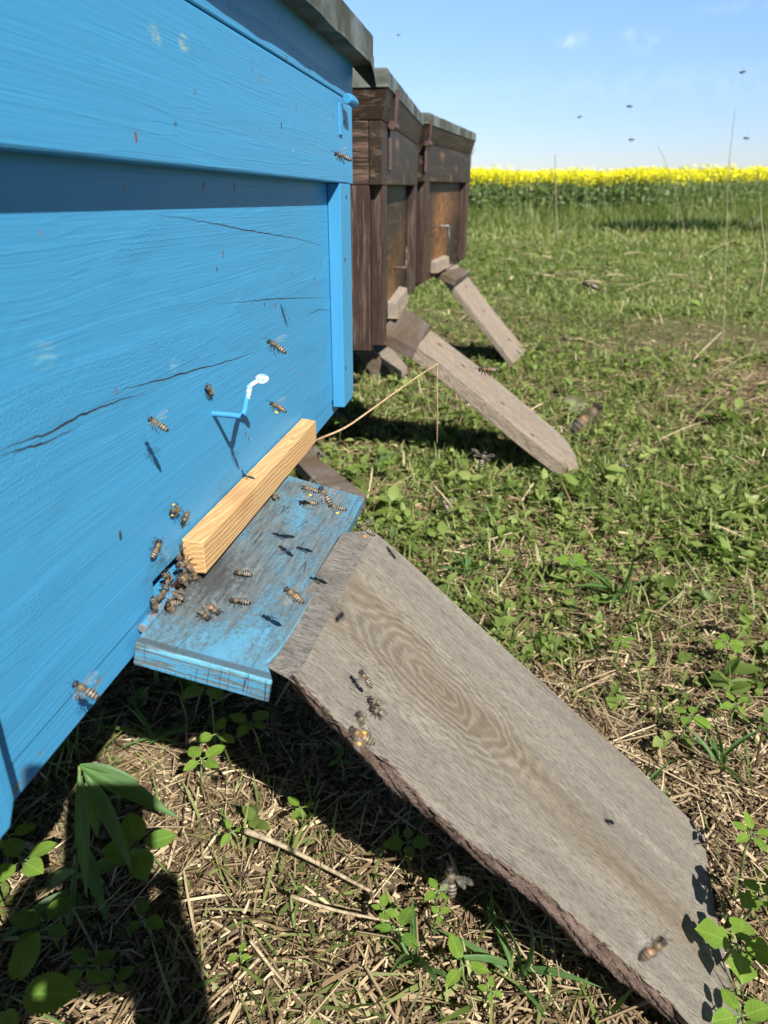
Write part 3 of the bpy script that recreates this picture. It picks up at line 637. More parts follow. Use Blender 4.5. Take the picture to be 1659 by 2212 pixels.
# bark left on its near edge
barkt = near[1:16]; low = [(1465, 2212), (1373, 2139), (1270, 2057), (1168, 1955), (1030, 1852), (963, 1791), (905, 1745), (836, 1690), (805, 1660), (780, 1628), (745, 1590), (722, 1568), (690, 1536), (663, 1509), (631, 1470)]
T_ = [rp(*q) for q in barkt][::1]; B_ = [rp(q[0], q[1], -TH*1.02)+Vector((0, -.0012, 0)) for q in low]
def resample(P, n):
    L = [0]
    for a_, b_ in zip(P, P[1:]): L.append(L[-1]+(b_-a_).length)
    out = []
    for i in range(n):
        s_ = L[-1]*i/(n-1); j = max(k for k in range(len(L)) if L[k] <= s_+1e-9); j = min(j, len(P)-2)
        out.append(P[j].lerp(P[j+1], (s_-L[j])/(L[j+1]-L[j])))
    return out
T_, B_ = resample(T_, 150), resample(B_, 150); bb = MB(); rb_ = random.Random(5)
rows = []
for k in range(8):
    s_ = k/7; row = []
    for i in range(150):
        q = T_[i].lerp(B_[i], s_); w_ = .0007*math.sin(i*.9+2*k)+.0006*math.sin(i*.37+k*1.3); o_ = Vector((0, -math.sin(s_*math.pi)*.0022-.0004+w_, .0006+.4*w_ if k == 0 else w_*.5)); 
        o_ += Vector((rb_.uniform(-.0005, .0005), rb_.uniform(-.0004, .0004), rb_.uniform(-.0004, .0003)))
        row.append(len(bb.v)); bb.v.append(q+o_)
    rows.append(row)
for k in range(7):
    for i in range(149): bb.f.append((rows[k][i], rows[k][i+1], rows[k+1][i+1], rows[k+1][i]))
kk = len(bb.v); bb.v += [bb.v[j]+Vector((0, .006, -.001)) for j in rows[-1]]
for i in range(149): bb.f.append((rows[-1][i], rows[-1][i+1], kk+i+1, kk+i))
# loose flakes and fibres along the bark's top
for i in range(130):
    q = T_[rb_.randrange(150)]+Vector((0, rb_.uniform(-.001, .001), .0006)); l = rb_.uniform(.003, .010); a_ = rb_.uniform(-.5, .5)+(math.pi if rb_.random() < .3 else 0); w_ = rb_.uniform(.0002, .0007)
    d = Vector((math.cos(a_), math.sin(a_)*.5-.15, rb_.uniform(-.1, .25))); pq = Vector((-d.y, d.x, 0)).normalized()*w_
    bb.add([q-pq, q+pq, q+d*l*.6+pq*.8+Vector((0, 0, .0006)), q+d*l, q+d*l*.6-pq*.8], [(0, 1, 2, 3, 4)])
t = NT('bark', .9, .15); o_ = t.obj(); a1 = t.noise(t.map(o_, (40, 120, 120)), 1, 5, .7); a2 = t.noise(o_, 500, 4, .7)
m_bark = t.out(t.ramp(t.math('ADD', t.math('MULTIPLY', a1, .6), t.math('MULTIPLY', a2, .4)), [(.3, (.05, .034, .026)), (.5, (.14, .098, .078)), (.7, (.26, .20, .165))]), .9, t.bump(t.math('ADD', a1, a2), 1, .002))
bark = bb.build('bark_edge', m_bark, ramp, MR, smooth=True)

# ================================================================ BROWN HIVES
def brown_hive(Oxy, az, L, zoff, orange_wear, label):
    x_ = Vector((math.sin(az), math.cos(az), 0)); z_ = Vector((0, 0, 1)); n_ = x_.cross(z_)
    M = frame(Vector((Oxy[0], Oxy[1], H+zoff)), x_, -n_, z_)
    mf = brown_paint('brown_stain_front', 'front', orange_wear); mb = brown_paint('brown_stain_upper', 'front', [(.30*L, .33, .03, .008, .9), (.62*L, .30, .015, .012, .8), (.5*L, .275, .01, .01, .8)])
    mp = brown_paint('brown_stain_post', 'post'); ms = brown_paint('brown_stain_side', 'side')
    r = hive_body('bee_hive', M, L, .46, .263, .352, .393, .418, (mf, mb, mb, mp, mf, ms, mp), (L*.30, L*.55), q=.020, flare=.011, over=.032, sw=.05, entz=(.022, .034))
    tag(r, label, 'bee hive', 'bee hives in a row'); return r, M
H2, M2 = brown_hive((-.021, 1.235), math.atan2(.084, .71), .70, -.263, [(.30, .03, .11, .09, .95), (.50, .14, .10, .06, .3)], 'dark brown bee hive standing between the blue hive and the farthest hive')
H3, M3 = brown_hive((.088, 2.03), math.atan2(.205, .76), .73, -.255, [(.32, .05, .12, .09, 1.), (.34, .18, .12, .06, .9), (.45, .20, .2, .05, .4)], 'farthest brown bee hive, last of the row by the grass')
I2 = M2.inverted(); I3 = M3.inverted()
m_gw2 = grey_wood('weathered_small_board', tone=(.33, .285, .235), warm=(.40, .28, .16), scale=.6, warm_amt=.5)
m_gw3 = grey_wood('dark_weathered_board', tone=(.17, .145, .125), warm=(.13, .09, .06), scale=.6)
m_brown = brown_paint('brown_stain_trim', 'side')
def hook(M, root, P, mat, flip=1, s=1.):
    b_ = MB().tube(bez([Vector(q) for q in ((P.x, .002, P.z), (P.x, -.018, P.z), (P.x+.003, -.024, P.z), (P.x+.012, -.024, P.z+.012*flip), (P.x+.014, -.024, P.z+.03*flip), (P.x+.022, -.023, P.z+.04*flip))], 4), .0022*s, 8)
    return b_.build('handle_hook', mat, root, M, smooth=True)
m_hb = plain('brown_painted_wire', (.10, .055, .05), .45, .2); m_steel = plain('bare_steel_wire', (.30, .30, .29), .5, .5)
def on(M, I, u, v): return I @ hit(u, v, M.translation, M.to_3x3() @ Vector((0, -1, 0)))
hook(M2, H2, on(M2, I2, 852, 578), m_hb, 1, 1.3); hook(M3, H3, on(M3, I3, 952, 488), m_steel, -1, 1.2)
for Mx, Ix, Hx, (u, v) in ((M2, I2, H2, (811, 300)), (M3, I3, H3, (899, 335))):
    P = on(Mx, Ix, u, v)
    MB().box((P.x, -.0245, .285), (P.x+.022, -.0208, .345)).build('latch', m_hb, Hx, Mx, bevel=.001)
    MB().tube([Vector((P.x+.011, -.03, .352)), Vector((P.x+.011, -.034, .40))], .004, 8).build('latch_pin', m_hb, Hx, Mx)
    MB().tube([Vector((P.x-.01, -.028, .350)), Vector((P.x+.04, -.028, .350))], .0065, 10).build('hinge', m_hb, Hx, Mx)
# landing boards and reducers of the brown hives
def quad_board(name, corners, th, mat, root, dark=None):
    a_, b_, c_, d_ = corners; x_ = (d_-a_).normalized(); n_ = (b_-a_).cross(x_)
    n_ = n_.normalized(); n_ = n_ if n_.z > 0 else -n_; y_ = n_.cross(x_)
    M = frame(a_, x_, y_, n_); I = M.inverted(); P = [I @ q for q in (a_, b_, c_, d_)]
    return MB().prism(P, (0, 0, -th)).build(name, mat, root, M, bevel=.0015)
zz = H-.25
A2 = [C0+Vector(q) for q in ((-.006, 1.355, -.248), (.062, 1.344, -.280), (.104, 1.615, -.283), (.040, 1.66, -.250))]
quad_board('landing_board', A2, .022, m_gw3, H2)
loc3 = lambda x, y, z: M3 @ Vector((x, y, z))
A3 = [loc3(.30, .004, .012), loc3(.30, -.062, -.012), loc3(.56, -.062, -.014), loc3(.56, .004, .012)]
quad_board('landing_board', A3, .02, m_gw3, H3)
def reducer(M, I, u0, v0, x1, name, label):
    p_ = on(M, I, u0, v0); M_ = M @ Matrix.Translation(Vector((p_.x, -.001, .018)))
    o = MB().hexa([(0, -.022, 0), (x1, -.022, 0), (x1, 0, 0), (0, 0, 0), (0, -.018, .030), (x1, -.018, .030), (x1, 0, .034), (0, 0, .034)]).build(name, m_gw2, None, M_, bevel=.001)
    tag(o, label, 'stick'); return o
reducer(M2, I2, 836, 672, .24, 'wooden_stick', 'grey wooden block over the entrance of the middle brown hive')
reducer(M3, I3, 930, 560, .20, 'wooden_stick', 'small grey block over the entrance of the farthest brown hive')
# narrow ramps
def plank(top3, pts_top, th, mat, label, name='ramp_board'):
    Pa, Pb, Pc = top3; N = (Pb-Pa).cross(Pc-Pa).normalized(); N = N if N.z > 0 else -N
    x_ = (Pc-Pa).normalized(); y_ = N.cross(x_); M = frame(Pa, x_, y_, N); I = M.inverted()
    P = [I @ hit(u, v, Pa, N) for u, v in pts_top]
    ar = sum(P[i].x*P[(i+1) % len(P)].y-P[(i+1) % len(P)].x*P[i].y for i in range(len(P)))
    if ar < 0: P = P[::-1]
    o = MB().prism(P, (0, 0, -th)).build(name, mat, None, M, bevel=.0018)
    tag(o, label, 'ramp board', 'ramp boards leaning on the hives'); return o, M, N
m_gw4 = grey_wood('pale_weathered_plank', tone=(.30, .25, .20), warm=(.30, .215, .14), scale=.45, warm_amt=.4)
R2o, MR2, NR2 = plank((C0+ray(898, 750)*1.353, C0+ray(932, 712)*1.518, ground(1253, 1016)),
      [(900, 748), (930, 713), (960, 735), (1080, 827), (1188, 918), (1224, 951), (1245, 985), (1252, 1014), (1240, 1020), (1204, 992), (1126, 930), (1020, 840), (960, 790)], .028, m_gw4, 'long grey plank with a pointed foot leaning on the middle brown hive')
R3o, MR3, NR3 = plank((at(952, 583, 2.24), at(984, 566, 2.42), ground(1109, 787)),
      [(958, 590), (986, 570), (1006, 592), (1068, 673), (1140, 760), (1110, 785), (1040, 697)], .018, m_gw4, 'short pale plank with nail holes leaning on the farthest brown hive')
# nail holes / knots on the planks
m_nail = plain('rusty_nail', (.05, .025, .02), .7, .3)
for (Mx, Ro, pts) in ((MR2, R2o, ((1086, 872), (1000, 790), (950, 745), (1150, 940))), (MR3, R3o, ((1007, 620), (1045, 672), (1103, 735)))):
    for u, v in pts:
        q = Mx.inverted() @ hit(u, v, Mx.translation, Mx.to_3x3() @ Vector((0, 0, 1)))
        MB().ellip(q, (.007, .004, .0012), 10, 4).build('nail_head', m_nail, Ro, Mx)
# hive stands: crossed boards under each hive
def stand(M, L, x_near, label, D=.46):
    g = M.translation.z
    r = empty('hive_stand', Matrix.Translation((M.translation.x, M.translation.y, 0)))
    R3 = M.to_3x3()
    for sx in (x_near, L-.22):
        for sgn in (1, -1):
            pts = []
            y0 = .27 if x_near > .3 else .12
            a_ = M @ Vector((sx+.012*sgn, y0 if sgn > 0 else D-.06, -.001)); b_ = M @ Vector((sx+.012*sgn, D-.04 if sgn > 0 else y0+.02, 0)); b_.z = -.02
            d = (b_-a_).normalized(); xx = (R3 @ Vector((1, 0, 0))).normalized(); yy = d.cross(xx).normalized(); w = .026
            P = [a_+xx*-.010+yy*-w, a_+xx*.010+yy*-w, a_+xx*.010+yy*w, a_+xx*-.010+yy*w]; Q = [q+(b_-a_) for q in P]
            for q in P: q.z = min(q.z, a_.z)
            MB().hexa(P+Q).build('leg', m_gw3, r, Matrix.Identity(4), bevel=.001)
    tag(r, label, 'hive stand', 'stands under the hives')
stand(M1, LX, .48, 'crossed wooden legs under the blue hive'); stand(M2, .70, .22, 'crossed wooden legs under the middle brown hive'); stand(M3, .73, .22, 'crossed wooden legs under the farthest brown hive')
# half buried grey board seen behind the landing board
def ground_board(pts, th, label, z=.02, mat=None):
    P = [ground(u, v, z) for u, v in pts]; x_ = (P[1]-P[0]).normalized(); M = frame(P[0], x_, Vector((0, 0, 1)).cross(x_), Vector((0, 0, 1))); I = M.inverted()
    L = [I @ q for q in P]; ar = sum(L[i].x*L[(i+1) % len(L)].y-L[(i+1) % len(L)].x*L[i].y for i in range(len(L)))
    if ar < 0: L = L[::-1]
    o = MB().prism(L, (0, 0, -th)).build('board', mat or m_gw4, None, M, bevel=.002); tag(o, label, 'board'); return o
ground_board([(630, 985), (675, 978), (790, 1068), (770, 1085), (700, 1060)], .025, 'grey board lying on the ground behind the blue landing board', .035, m_gw3)
ground_board([(800, 755), (838, 742), (880, 792), (868, 802)], .02, 'pale grey board lying under the middle brown hive', .05)

# ================================================================ GRASS, STRAW, WEEDS
def inside(poly, x, y):
    c = np.zeros(len(x), bool); n = len(poly)
    for i in range(n):
        x0, y0 = poly[i]; x1, y1 = poly[(i+1) % n]
        k = ((y0 > y) != (y1 > y)) & (x < (x1-x0)*(y-y0)/(y1-y0+1e-12)+x0); c ^= k
    return c
solid = []                                          # (outline, plane point, plane normal): nothing may grow through these
def solid_from(o, P, N, pts): solid.append(([(q.x, q.y) for q in pts], P, N))
solid_from(ramp, P1-N1*TH, N1, [MR @ q for q in outline])
for o_, M_, N_ in ((R2o, MR2, NR2), (R3o, MR3, NR3)):
    vs = [M_ @ v.co for v in o_.data.vertices]; solid.append(([(q.x, q.y) for q in vs[:len(vs)//2]], M_.translation-N_*.026, N_))
hives_xy = []
for M_, L_ in ((M1, LX), (M2, .70), (M3, .73)):
    hives_xy.append([tuple((M_ @ Vector(q))[:2]) for q in ((0, .03, 0), (L_, .03, 0), (L_, .46, 0), (0, .46, 0))])
def clear(x, y, h):
    """limit on the height above the ground at each point"""
    lim = np.full(len(x), 9.)
    for poly, P, N in solid:
        k = inside(poly, x, y); z = P.z-((x-P.x)*N.x+(y-P.y)*N.y)/N.z-h
        lim = np.where(k, np.minimum(lim, z), lim)
    for poly in hives_xy: lim = np.where(inside(poly, x, y), np.minimum(lim, .25), lim)
    return lim
def polar(n, r0, r1, half, power=0.0):
    """points round the camera, density falling with distance; azimuth measured from +y"""
    u = rng.random(n); r = r0*(r1/r0)**u if power == 0 else (r0**power+u*(r1**power-r0**power))**(1/power)
    a = R(half)*(2*rng.random(n)-1)+R(8); return r*np.sin(a), r*np.cos(a)
def vnoise(x, y, f, seed=0):
    r = np.random.default_rng(seed); g = r.random((64, 64)); X = x*f; Y = y*f
    i = np.floor(X).astype(int); j = np.floor(Y).astype(int); u = X-i; v = Y-j; u = u*u*(3-2*u); v = v*v*(3-2*v)
    G = lambda a, b: g[a % 64, b % 64]
    return (G(i, j)*(1-u)+G(i+1, j)*u)*(1-v)+(G(i, j+1)*(1-u)+G(i+1, j+1)*u)*v
def green(x, y):
    """0 bare straw .. 1 lush"""
    r = np.hypot(x, y); n = .55*vnoise(x, y, 3.1, 1)+.3*vnoise(x, y, 8.5, 2)+.15*vnoise(x, y, 19, 3)
    base = np.interp(r, [0, .9, 1.3, 1.9, 2.6, 3.2, 4.0, 5.5, 13], [.36, .66, .74, .72, .68, .50, .66, .84, .97])
    base = np.where((x < .22) & (y < .75), .16, base)
    base = base-.25*np.exp(-((x-.22)**2+(y-1.0)**2)/.02)
    return np.clip((n-.5)*1.7+base, 0, 1)
m_straw = foliage('dry_straw', [(0, (.06, .038, .020)), (.35, (.25, .178, .10)), (.7, (.52, .41, .255)), (1, (.72, .61, .41))], .12, .7, .2)
m_grass = foliage('grass_blades', [(0, (.050, .085, .018)), (.30, (.13, .18, .045)), (.6, (.225, .275, .085)), (.85, (.34, .35, .16)), (1, (.54, .46, .28))], .35, .5, .3)
m_weed = foliage('weed_leaves', [(0, (.055, .095, .020)), (.5, (.18, .25, .060)), (1, (.31, .37, .12))], .38, .5, .3)
m_stem = foliage('plant_stem', [(0, (.10, .16, .04)), (1, (.20, .22, .07))], .1)
def strip(xs, ws, zs, ys=None):
    V = []; F = []
    for i, (x, w, z) in enumerate(zip(xs, ws, zs)):
        y = 0 if ys is None else ys[i]; V += [(x, y-w, z), (x, y+w, z)]
        if i: F.append((2*i-2, 2*i, 2*i+1, 2*i-1))
    return V, F
def leafmesh(n=5, fold=.12, droop=.15, wide=.5):
    V = [(0, 0, 0)]; F = []; L = []; Rr = []; Mi = [0]
    for i in range(1, n):
        s = i/n; w = wide*math.sin(math.pi*s**.8)*(1 if i % 2 else .86); z = -droop*s*s; k = len(V)
        V += [(s, 0, z), (s, -w, z+fold*w*2), (s, w, z+fold*w*2)]; 
        if i == 1: F += [(0, k, k+1), (0, k+2, k)]
        else: F += [(k-3, k, k+1, k-2), (k-3, k-1, k+2, k)]
    k = len(V); V.append((1, 0, -droop)); F += [(k-3, k, k-2), (k-1, k, k-3)]
    return V, F
def grow(name, mat, x, y, tmpl, az, el, roll, L, Wd, rnd, z0=0., limit=True, kind='stuff', Th=None):
    h = hfun(x, y)
    if limit:
        lim = clear(x, y, h); top = np.maximum(np.sin(el)*L, 0)*.8+z0; k = lim > .006
        f = np.minimum(1, np.maximum(lim, 1e-3)/np.maximum(top, 1e-4)); el = np.where(f < 1, el*np.clip(f, .05, 1), el); k &= lim > .9*(np.maximum(np.sin(el)*L, 0)*.8+z0) if np.isscalar(z0) else k
        x, y, az, el, roll, L, Wd, rnd, h = [q[k] for q in (x, y, az, el, roll, L, Wd, rnd, h)]
        if not np.isscalar(z0): z0 = z0[k]
        if Th is not None: Th = Th[k]
    T = np.stack([x, y, h+z0], 1)
    o = scatter(name, mat, tmpl[0], tmpl[1], frames(az, el, roll, L, Wd, Th), T, rnd); tag(o, kind=kind); return o
U = rng.random
def jn(n, s): return rng.normal(0, s, n)
straw_t = strip([0, .3, .65, 1], [.5, .5, .45, .3], [0, .02, .03, 0])
stalk_t = ([(x, .5*math.cos(a), .5*math.sin(a)) for x in (0, .35, .7, 1) for a in (0, 2.1, 4.2)], [(3*i+j, 3*i+(j+1) % 3, 3*i+3+(j+1) % 3, 3*i+3+j) for i in range(3) for j in range(3)])
# dry litter
def litter(name, n, r0, r1, half, Lm, Wm, power, lift, tm=straw_t, keep=None, th=None):
    x, y = polar(n, r0, r1, half, power); g = green(x, y)
    k = rng.random(n) > g*.75*np.clip(1.4-np.hypot(x, y)/14, .55, 1) if keep is None else keep(x, y, g)
    x, y = x[k], y[k]; m = len(x); L = Lm*np.exp(jn(m, .55)); w = Wm*np.exp(jn(m, .4)); el = jn(m, .14)+.04
    az = U(m)*2*math.pi
    return grow(name, m_straw, x, y, tm, az, el, (U(m)-.5)*(1.2 if tm is straw_t else 6), L, w, np.clip(.42+jn(m, .24), 0, 1), z0=U(m)*lift+.001, Th=(w if tm is stalk_t else None))
litter('straw_litter', 26000, .25, 1.35, 62, .022, .0016, 1.6, .010)
litter('straw_litter', 5200, .25, 1.6, 62, .034, .0014, 1.3, .014, stalk_t)
litter('straw_litter', 40000, 1.2, 5.5, 56, .030, .0024, .6, .016)
litter('straw_litter', 10000, 4.5, 13, 52, .10, .006, .6, .05)
# fine crumbs of chopped straw on the bare patch
litter('straw_litter', 66000, .25, 1.25, 60, .007, .0012, 1.8, .008)
litter('straw_litter', 26000, 1.1, 3., 55, .02, .0022, .9, .012)
# grass
def bladet(c=.35):
    xs = [0, .3, .6, .85, 1]; return strip(xs, [.42, .5, .42, .22, .02], [-(c*x*x) for x in xs])
def grass(n, r0, r1, half, power, Lm, Wm, thr, tones=(.45, .2), lean=1.15):
    for c in (.15, .5):
        x, y = polar(n//2, r0, r1, half, power); g = green(x, y); k = rng.random(len(x)) < np.clip(g*1.25-thr, 0, 1); x, y, g = x[k], y[k], g[k]; m = len(x)
        L = np.minimum(Lm*np.exp(jn(m, .35))*(.6+.7*g), Lm*1.55); w = Wm*np.exp(jn(m, .3)); el = np.clip(lean+jn(m, .38), .15, 1.6)
        grow('grass', m_grass, x, y, bladet(c), U(m)*2*math.pi, el, jn(m, .3), L, w, np.clip(tones[0]+jn(m, tones[1])+.15*(vnoise(x, y, 2, 9)-.5), 0, 1))
grass(16000, .3, 1.5, 60, 1.4, .036, .0026, .12, lean=.9)
grass(64000, 1.3, 4.0, 55, .6, .032, .0032, .02, (.52, .2), lean=.7)
grass(70000, 3.6, 8.5, 50, .5, .038, .0060, .0, (.60, .2), lean=.7)
grass(70000, 8, 13.2, 47, 1.0, .060, .012, .0, (.62, .16), lean=.75)
grass(16000, 9.4, 11.6, 47, 1.0, .10, .009, .0, (.55, .2), lean=.9)
grass(24000, 10.6, 12.4, 47, 1.0, .17, .009, .0, (.50, .2), lean=1.05)
grass(22000, 11.6, 12.8, 47, 1.0, .25, .010, .0, (.48, .2), lean=1.1)
grass(14000, 12.3, 13.2, 47, 1.0, .38, .010, .0, (.50, .2), lean=1.15)
# low broad-leaved ground cover: little rosettes of leaves
def cover(n, r0, r1, half, power, size, thr, per=5, hgt=.02):
    x, y = polar(n, r0, r1, half, power); g = green(x, y); k = rng.random(n) < np.clip((g-thr)*1.6, 0, 1)*.72*(vnoise(x, y, 7, 21) > .12); x, y = x[k], y[k]; m = len(x)
    x = np.repeat(x, per)+jn(m*per, size*.25); y = np.repeat(y, per)+jn(m*per, size*.25); S = np.repeat(size*np.exp(jn(m, .35)), per)*np.exp(jn(m*per, .2)); m2 = m*per
    tn = np.repeat(np.clip(.5+jn(m, .25), 0, 1), per)
    grow('low_weeds', m_weed, x, y, leafmesh(4, .15, .25, .34), U(m2)*2*math.pi, np.clip(.45+jn(m2, .35), -.1, 1.3), jn(m2, .35), S, S, np.clip(tn+jn(m2, .1), 0, 1), z0=hgt*U(m2)*S/size)
cover(1500, .45, 1.5, 58, 1.2, .013, .25, 6, .014)
cover(5000, .75, 1.5, 56, 1.0, .0085, .10, 5, .012)
cover(11000, 1.1, 2.6, 54, .8, .0105, .12, 6, .014)
cover(9000, 2.3, 5, 52, .6, .013, .2, 6, .016)
cover(9000, 4.5, 9, 50, .4, .019, .25, 5, .024)
# long dry bents arching over the far grass
x, y = polar(160, 1.5, 9, 46, .6); m = len(x)
grow('dry_bents', m_straw, x, y, bladet(.35), U(m)*6.28, np.clip(.5+jn(m, .4), .1, 1.2), jn(m, .5), .22*np.exp(jn(m, .3))*(.5+np.hypot(x, y)/9), .003*(.5+np.hypot(x, y)/6), np.clip(.75+jn(m, .15), 0, 1))
# near-black blades standing in for a shadow strip across the far meadow
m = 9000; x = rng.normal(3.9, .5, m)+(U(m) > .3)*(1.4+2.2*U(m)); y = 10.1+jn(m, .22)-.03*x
m_dk = foliage('shade_strip_blades', [(0, (.012, .030, .008)), (1, (.035, .075, .018))], .15)
grow('shade_strip_blades', m_dk, x, y, bladet(.4), U(m)*6.28, np.clip(1.0+jn(m, .3), .2, 1.6), jn(m, .3), .15+.04*jn(m, 1), .020+0*x, U(m))

# ---------------------------------------------------------------- rape field in flower beyond the meadow
m_rape = foliage('rape_stems_leaves', [(0, (.24, .33, .15)), (1, (.40, .48, .26))], .45)
m_flower = NT('rape_flowers', .5, .3); m_flower.put(m_flower.b.inputs['Base Color'], m_flower.ramp(m_flower.attr('rnd'), [(0, (.62, .58, .010)), (.6, (.84, .78, .015)), (1, (.93, .90, .07))]))
m_flower.b.inputs['Subsurface Weight'].default_value = 0.0; m_flower = m_flower.m
n = 15000; a_ = R(44)*(2*U(n)-1)+R(8); r_ = 12.3+8.5*U(n)**1.6; x = r_*np.sin(a_); y = r_*np.cos(a_)
k = y > 11.6; x, y = x[k], y[k]; n = len(x); hp_ = .715+.032*jn(n, 1)+.03*(vnoise(x, y, .8, 5)-.5)*2
hp_ = hp_+.010*rng.standard_t(3, n).clip(-2, 5); front = (12.9+.5*(vnoise(x, y, 1.1, 6)-.5)-np.hypot(x, y)); hp_ = hp_*np.clip(1-front*.10, .8, 1)
grow('rape_field', m_rape, x, y, stalk_t, U(n)*6.28, 1.5+jn(n, .05), 0*x, hp_, .010+0*x, U(n), Th=.010+0*x, limit=False)
rp_ = lambda q, c: np.repeat(q, c)
c_n = 10; X = rp_(x, c_n)+jn(n*c_n, .035); Y = rp_(y, c_n)+jn(n*c_n, .035); m = len(X)
grow('rape_field', m_rape, X, Y, leafmesh(4, .1, .3, .25), U(m)*6.28, .35+jn(m, .5), jn(m, .4), .085*np.exp(jn(m, .3)), .07*np.exp(jn(m, .3)), U(m), z0=rp_(hp_, c_n)*(.08+.72*U(m)), limit=False)
quadt = ([(-.5, -.5, 0), (.5, -.5, .2), (.5, .5, 0), (-.5, .5, .25)], [(0, 1, 2, 3)])
c_n = 36; X = rp_(x, c_n)+jn(n*c_n, .045); Y = rp_(y, c_n)+jn(n*c_n, .045); m = len(X)
grow('rape_field', m_flower, X, Y, quadt, U(m)*6.28, jn(m, .9), jn(m, .9), .015*np.exp(jn(m, .25)), .014*np.exp(jn(m, .25)), U(m), z0=rp_(hp_, c_n)*(1.05-.17*U(m)**1.5*(.4+.9*rp_(U(n), c_n))), limit=False)
# the field's closed canopy farther out
gx_ = np.linspace(-1, 1, 120); rr_ = np.concatenate([np.linspace(19, 60, 70), np.geomspace(62, 600, 50)]); V = []; F = []
for i, r0 in enumerate(rr_):
    for j, q in enumerate(gx_):
        a0 = R(50)*q+R(8); V.append((r0*math.sin(a0), r0*math.cos(a0), .60+.05*random.random()*(1 if i else 0)))
F = [(i*120+j, i*120+j+1, (i+1)*120+j+1, (i+1)*120+j) for i in range(len(rr_)-1) for j in range(119)]
t = NT('rape_canopy', .7, .2); tag(mesh('rape_field', V, F, t.out(t.mix(t.noise(t.obj(), 3, 5, .7), (.30, .36, .03), (.80, .70, .03)))), kind='stuff')

# ================================================================ LEAFY PLANTS one can tell apart
def leaf_mat(name, c):
    t = NT(name, .5, .35); o = t.obj(); x, y, z = t.sep(o); ay = t.math('ABSOLUTE', y)
    v = t.math('SINE', t.math('MULTIPLY', t.math('SUBTRACT', x, t.math('MULTIPLY', ay, .9)), 34)); mid = t.step(ay, .008, .03, 1, 0)
    m = t.math('MAXIMUM', t.math('MULTIPLY', t.step(v, .93, 1.), .35), mid)
    col = t.mix(t.noise(o, 7, 3, .6), tuple(q*.8 for q in c), tuple(q*1.2 for q in c)); col = t.mix(t.math('MULTIPLY', m, .5), col, tuple(min(1, q*1.7+.02) for q in c))
    b = t.b; t.put(b.inputs['Base Color'], col); t.put(b.inputs['Normal'], t.bump(t.math('ADD', t.math('MULTIPLY', v, .12), t.noise(o, 14, 3)), .25, .0012))
    tr = t.n('BsdfTranslucent'); t.put(tr.inputs[0], t.mix(.5, col, (.30, .50, .05))); mx = t.n('MixShader'); mx.inputs[0].default_value = .35
    t.t.links.new(b.outputs[0], mx.inputs[1]); t.t.links.new(tr.outputs[0], mx.inputs[2]); t.t.links.new(mx.outputs[0], [q for q in t.t.nodes if q.type == 'OUTPUT_MATERIAL'][0].inputs[0])
    return t.m
m_l1 = leaf_mat('fresh_green_leaf', (.165, .275, .040)); m_l2 = leaf_mat('mid_green_leaf', (.13, .24, .04)); m_l3 = leaf_mat('narrow_green_leaf', (.075, .155, .045))
m_st = plain('green_stem', (.14, .20, .06), .6)
def broad(n=26, wide=.27, teeth=.04, lobes=0):
    V = [(s, 0, -.16*s*s) for s in np.linspace(0, 1, n+1)]; F = []; 
    for sg in (-1, 1):
        k = len(V)
        for i in range(1, n):
            s = i/n; w = wide*math.sin(math.pi*s**.80)**.72*(1+teeth*(2*(i % 2)-1)*1.2)
            if lobes: w *= .62+.5*abs(math.cos(lobes*math.pi*s))
            sx = s-(.02 if i % 2 else 0); V.append((sx, sg*w, -.16*s*s+.16*w+.02*math.sin(9*s+sg)))
        for i in range(1, n-1):
            a, b, c, d = i, i+1, k+i, k+i-1; F.append((a, b, c, d) if sg > 0 else (d, c, b, a))
        F.append((0, 1, k) if sg > 0 else (k, 1, 0)); F.append((n-1, n, k+n-2) if sg > 0 else (k+n-2, n, n-1))
    me = bpy.data.meshes.new('leaf'); me.from_pydata(V, [], F); me.shade_smooth(); return me
def long_leaf(n=20, wide=.095, droop=.25):
    V = []; F = []
    for i in range(n+1):
        s = i/n; w = wide*math.sin(math.pi*min(1, s*.96+.02))**.75*(1 if s < .4 else 1-.55*(s-.4)/.6); z = -droop*s**2.2
        V += [(s, -w, z+w*.55), (s, 0, z), (s, w, z+w*.55)]
        if i: k = 3*i; F += [(k-3, k, k+1, k-2), (k-2, k+1, k+2, k-1)]
    me = bpy.data.meshes.new('leaf'); me.from_pydata(V, [], F); me.shade_smooth(); return me
ME = {}
for mi, mt in enumerate((m_l1, m_l2)):
    for ty, kw in (('b', {}), ('w', dict(wide=.35, teeth=.05)), ('p', dict(wide=.5, teeth=.04, lobes=1.5))):
        q = broad(**kw); q.materials.append(mt); ME[ty, mi] = q
MLN = long_leaf(); MLN.materials.append(m_l3); MLS = long_leaf(droop=.02, wide=.11); MLS.materials.append(m_l3)
def leaf_obj(me, base, tip, up, parent, widthk=1.):
    X = tip-base; L = X.length; X = X/L; Y = up.cross(X).normalized(); Z = X.cross(Y)
    o = bpy.data.objects.new('leaf', me); COL.objects.link(o); o.parent = parent
    M = frame(base, X*L, Y*L*widthk, Z*L); o.matrix_local = parent.matrix_world.inverted() @ M; return o
pr_ = random.Random(3)
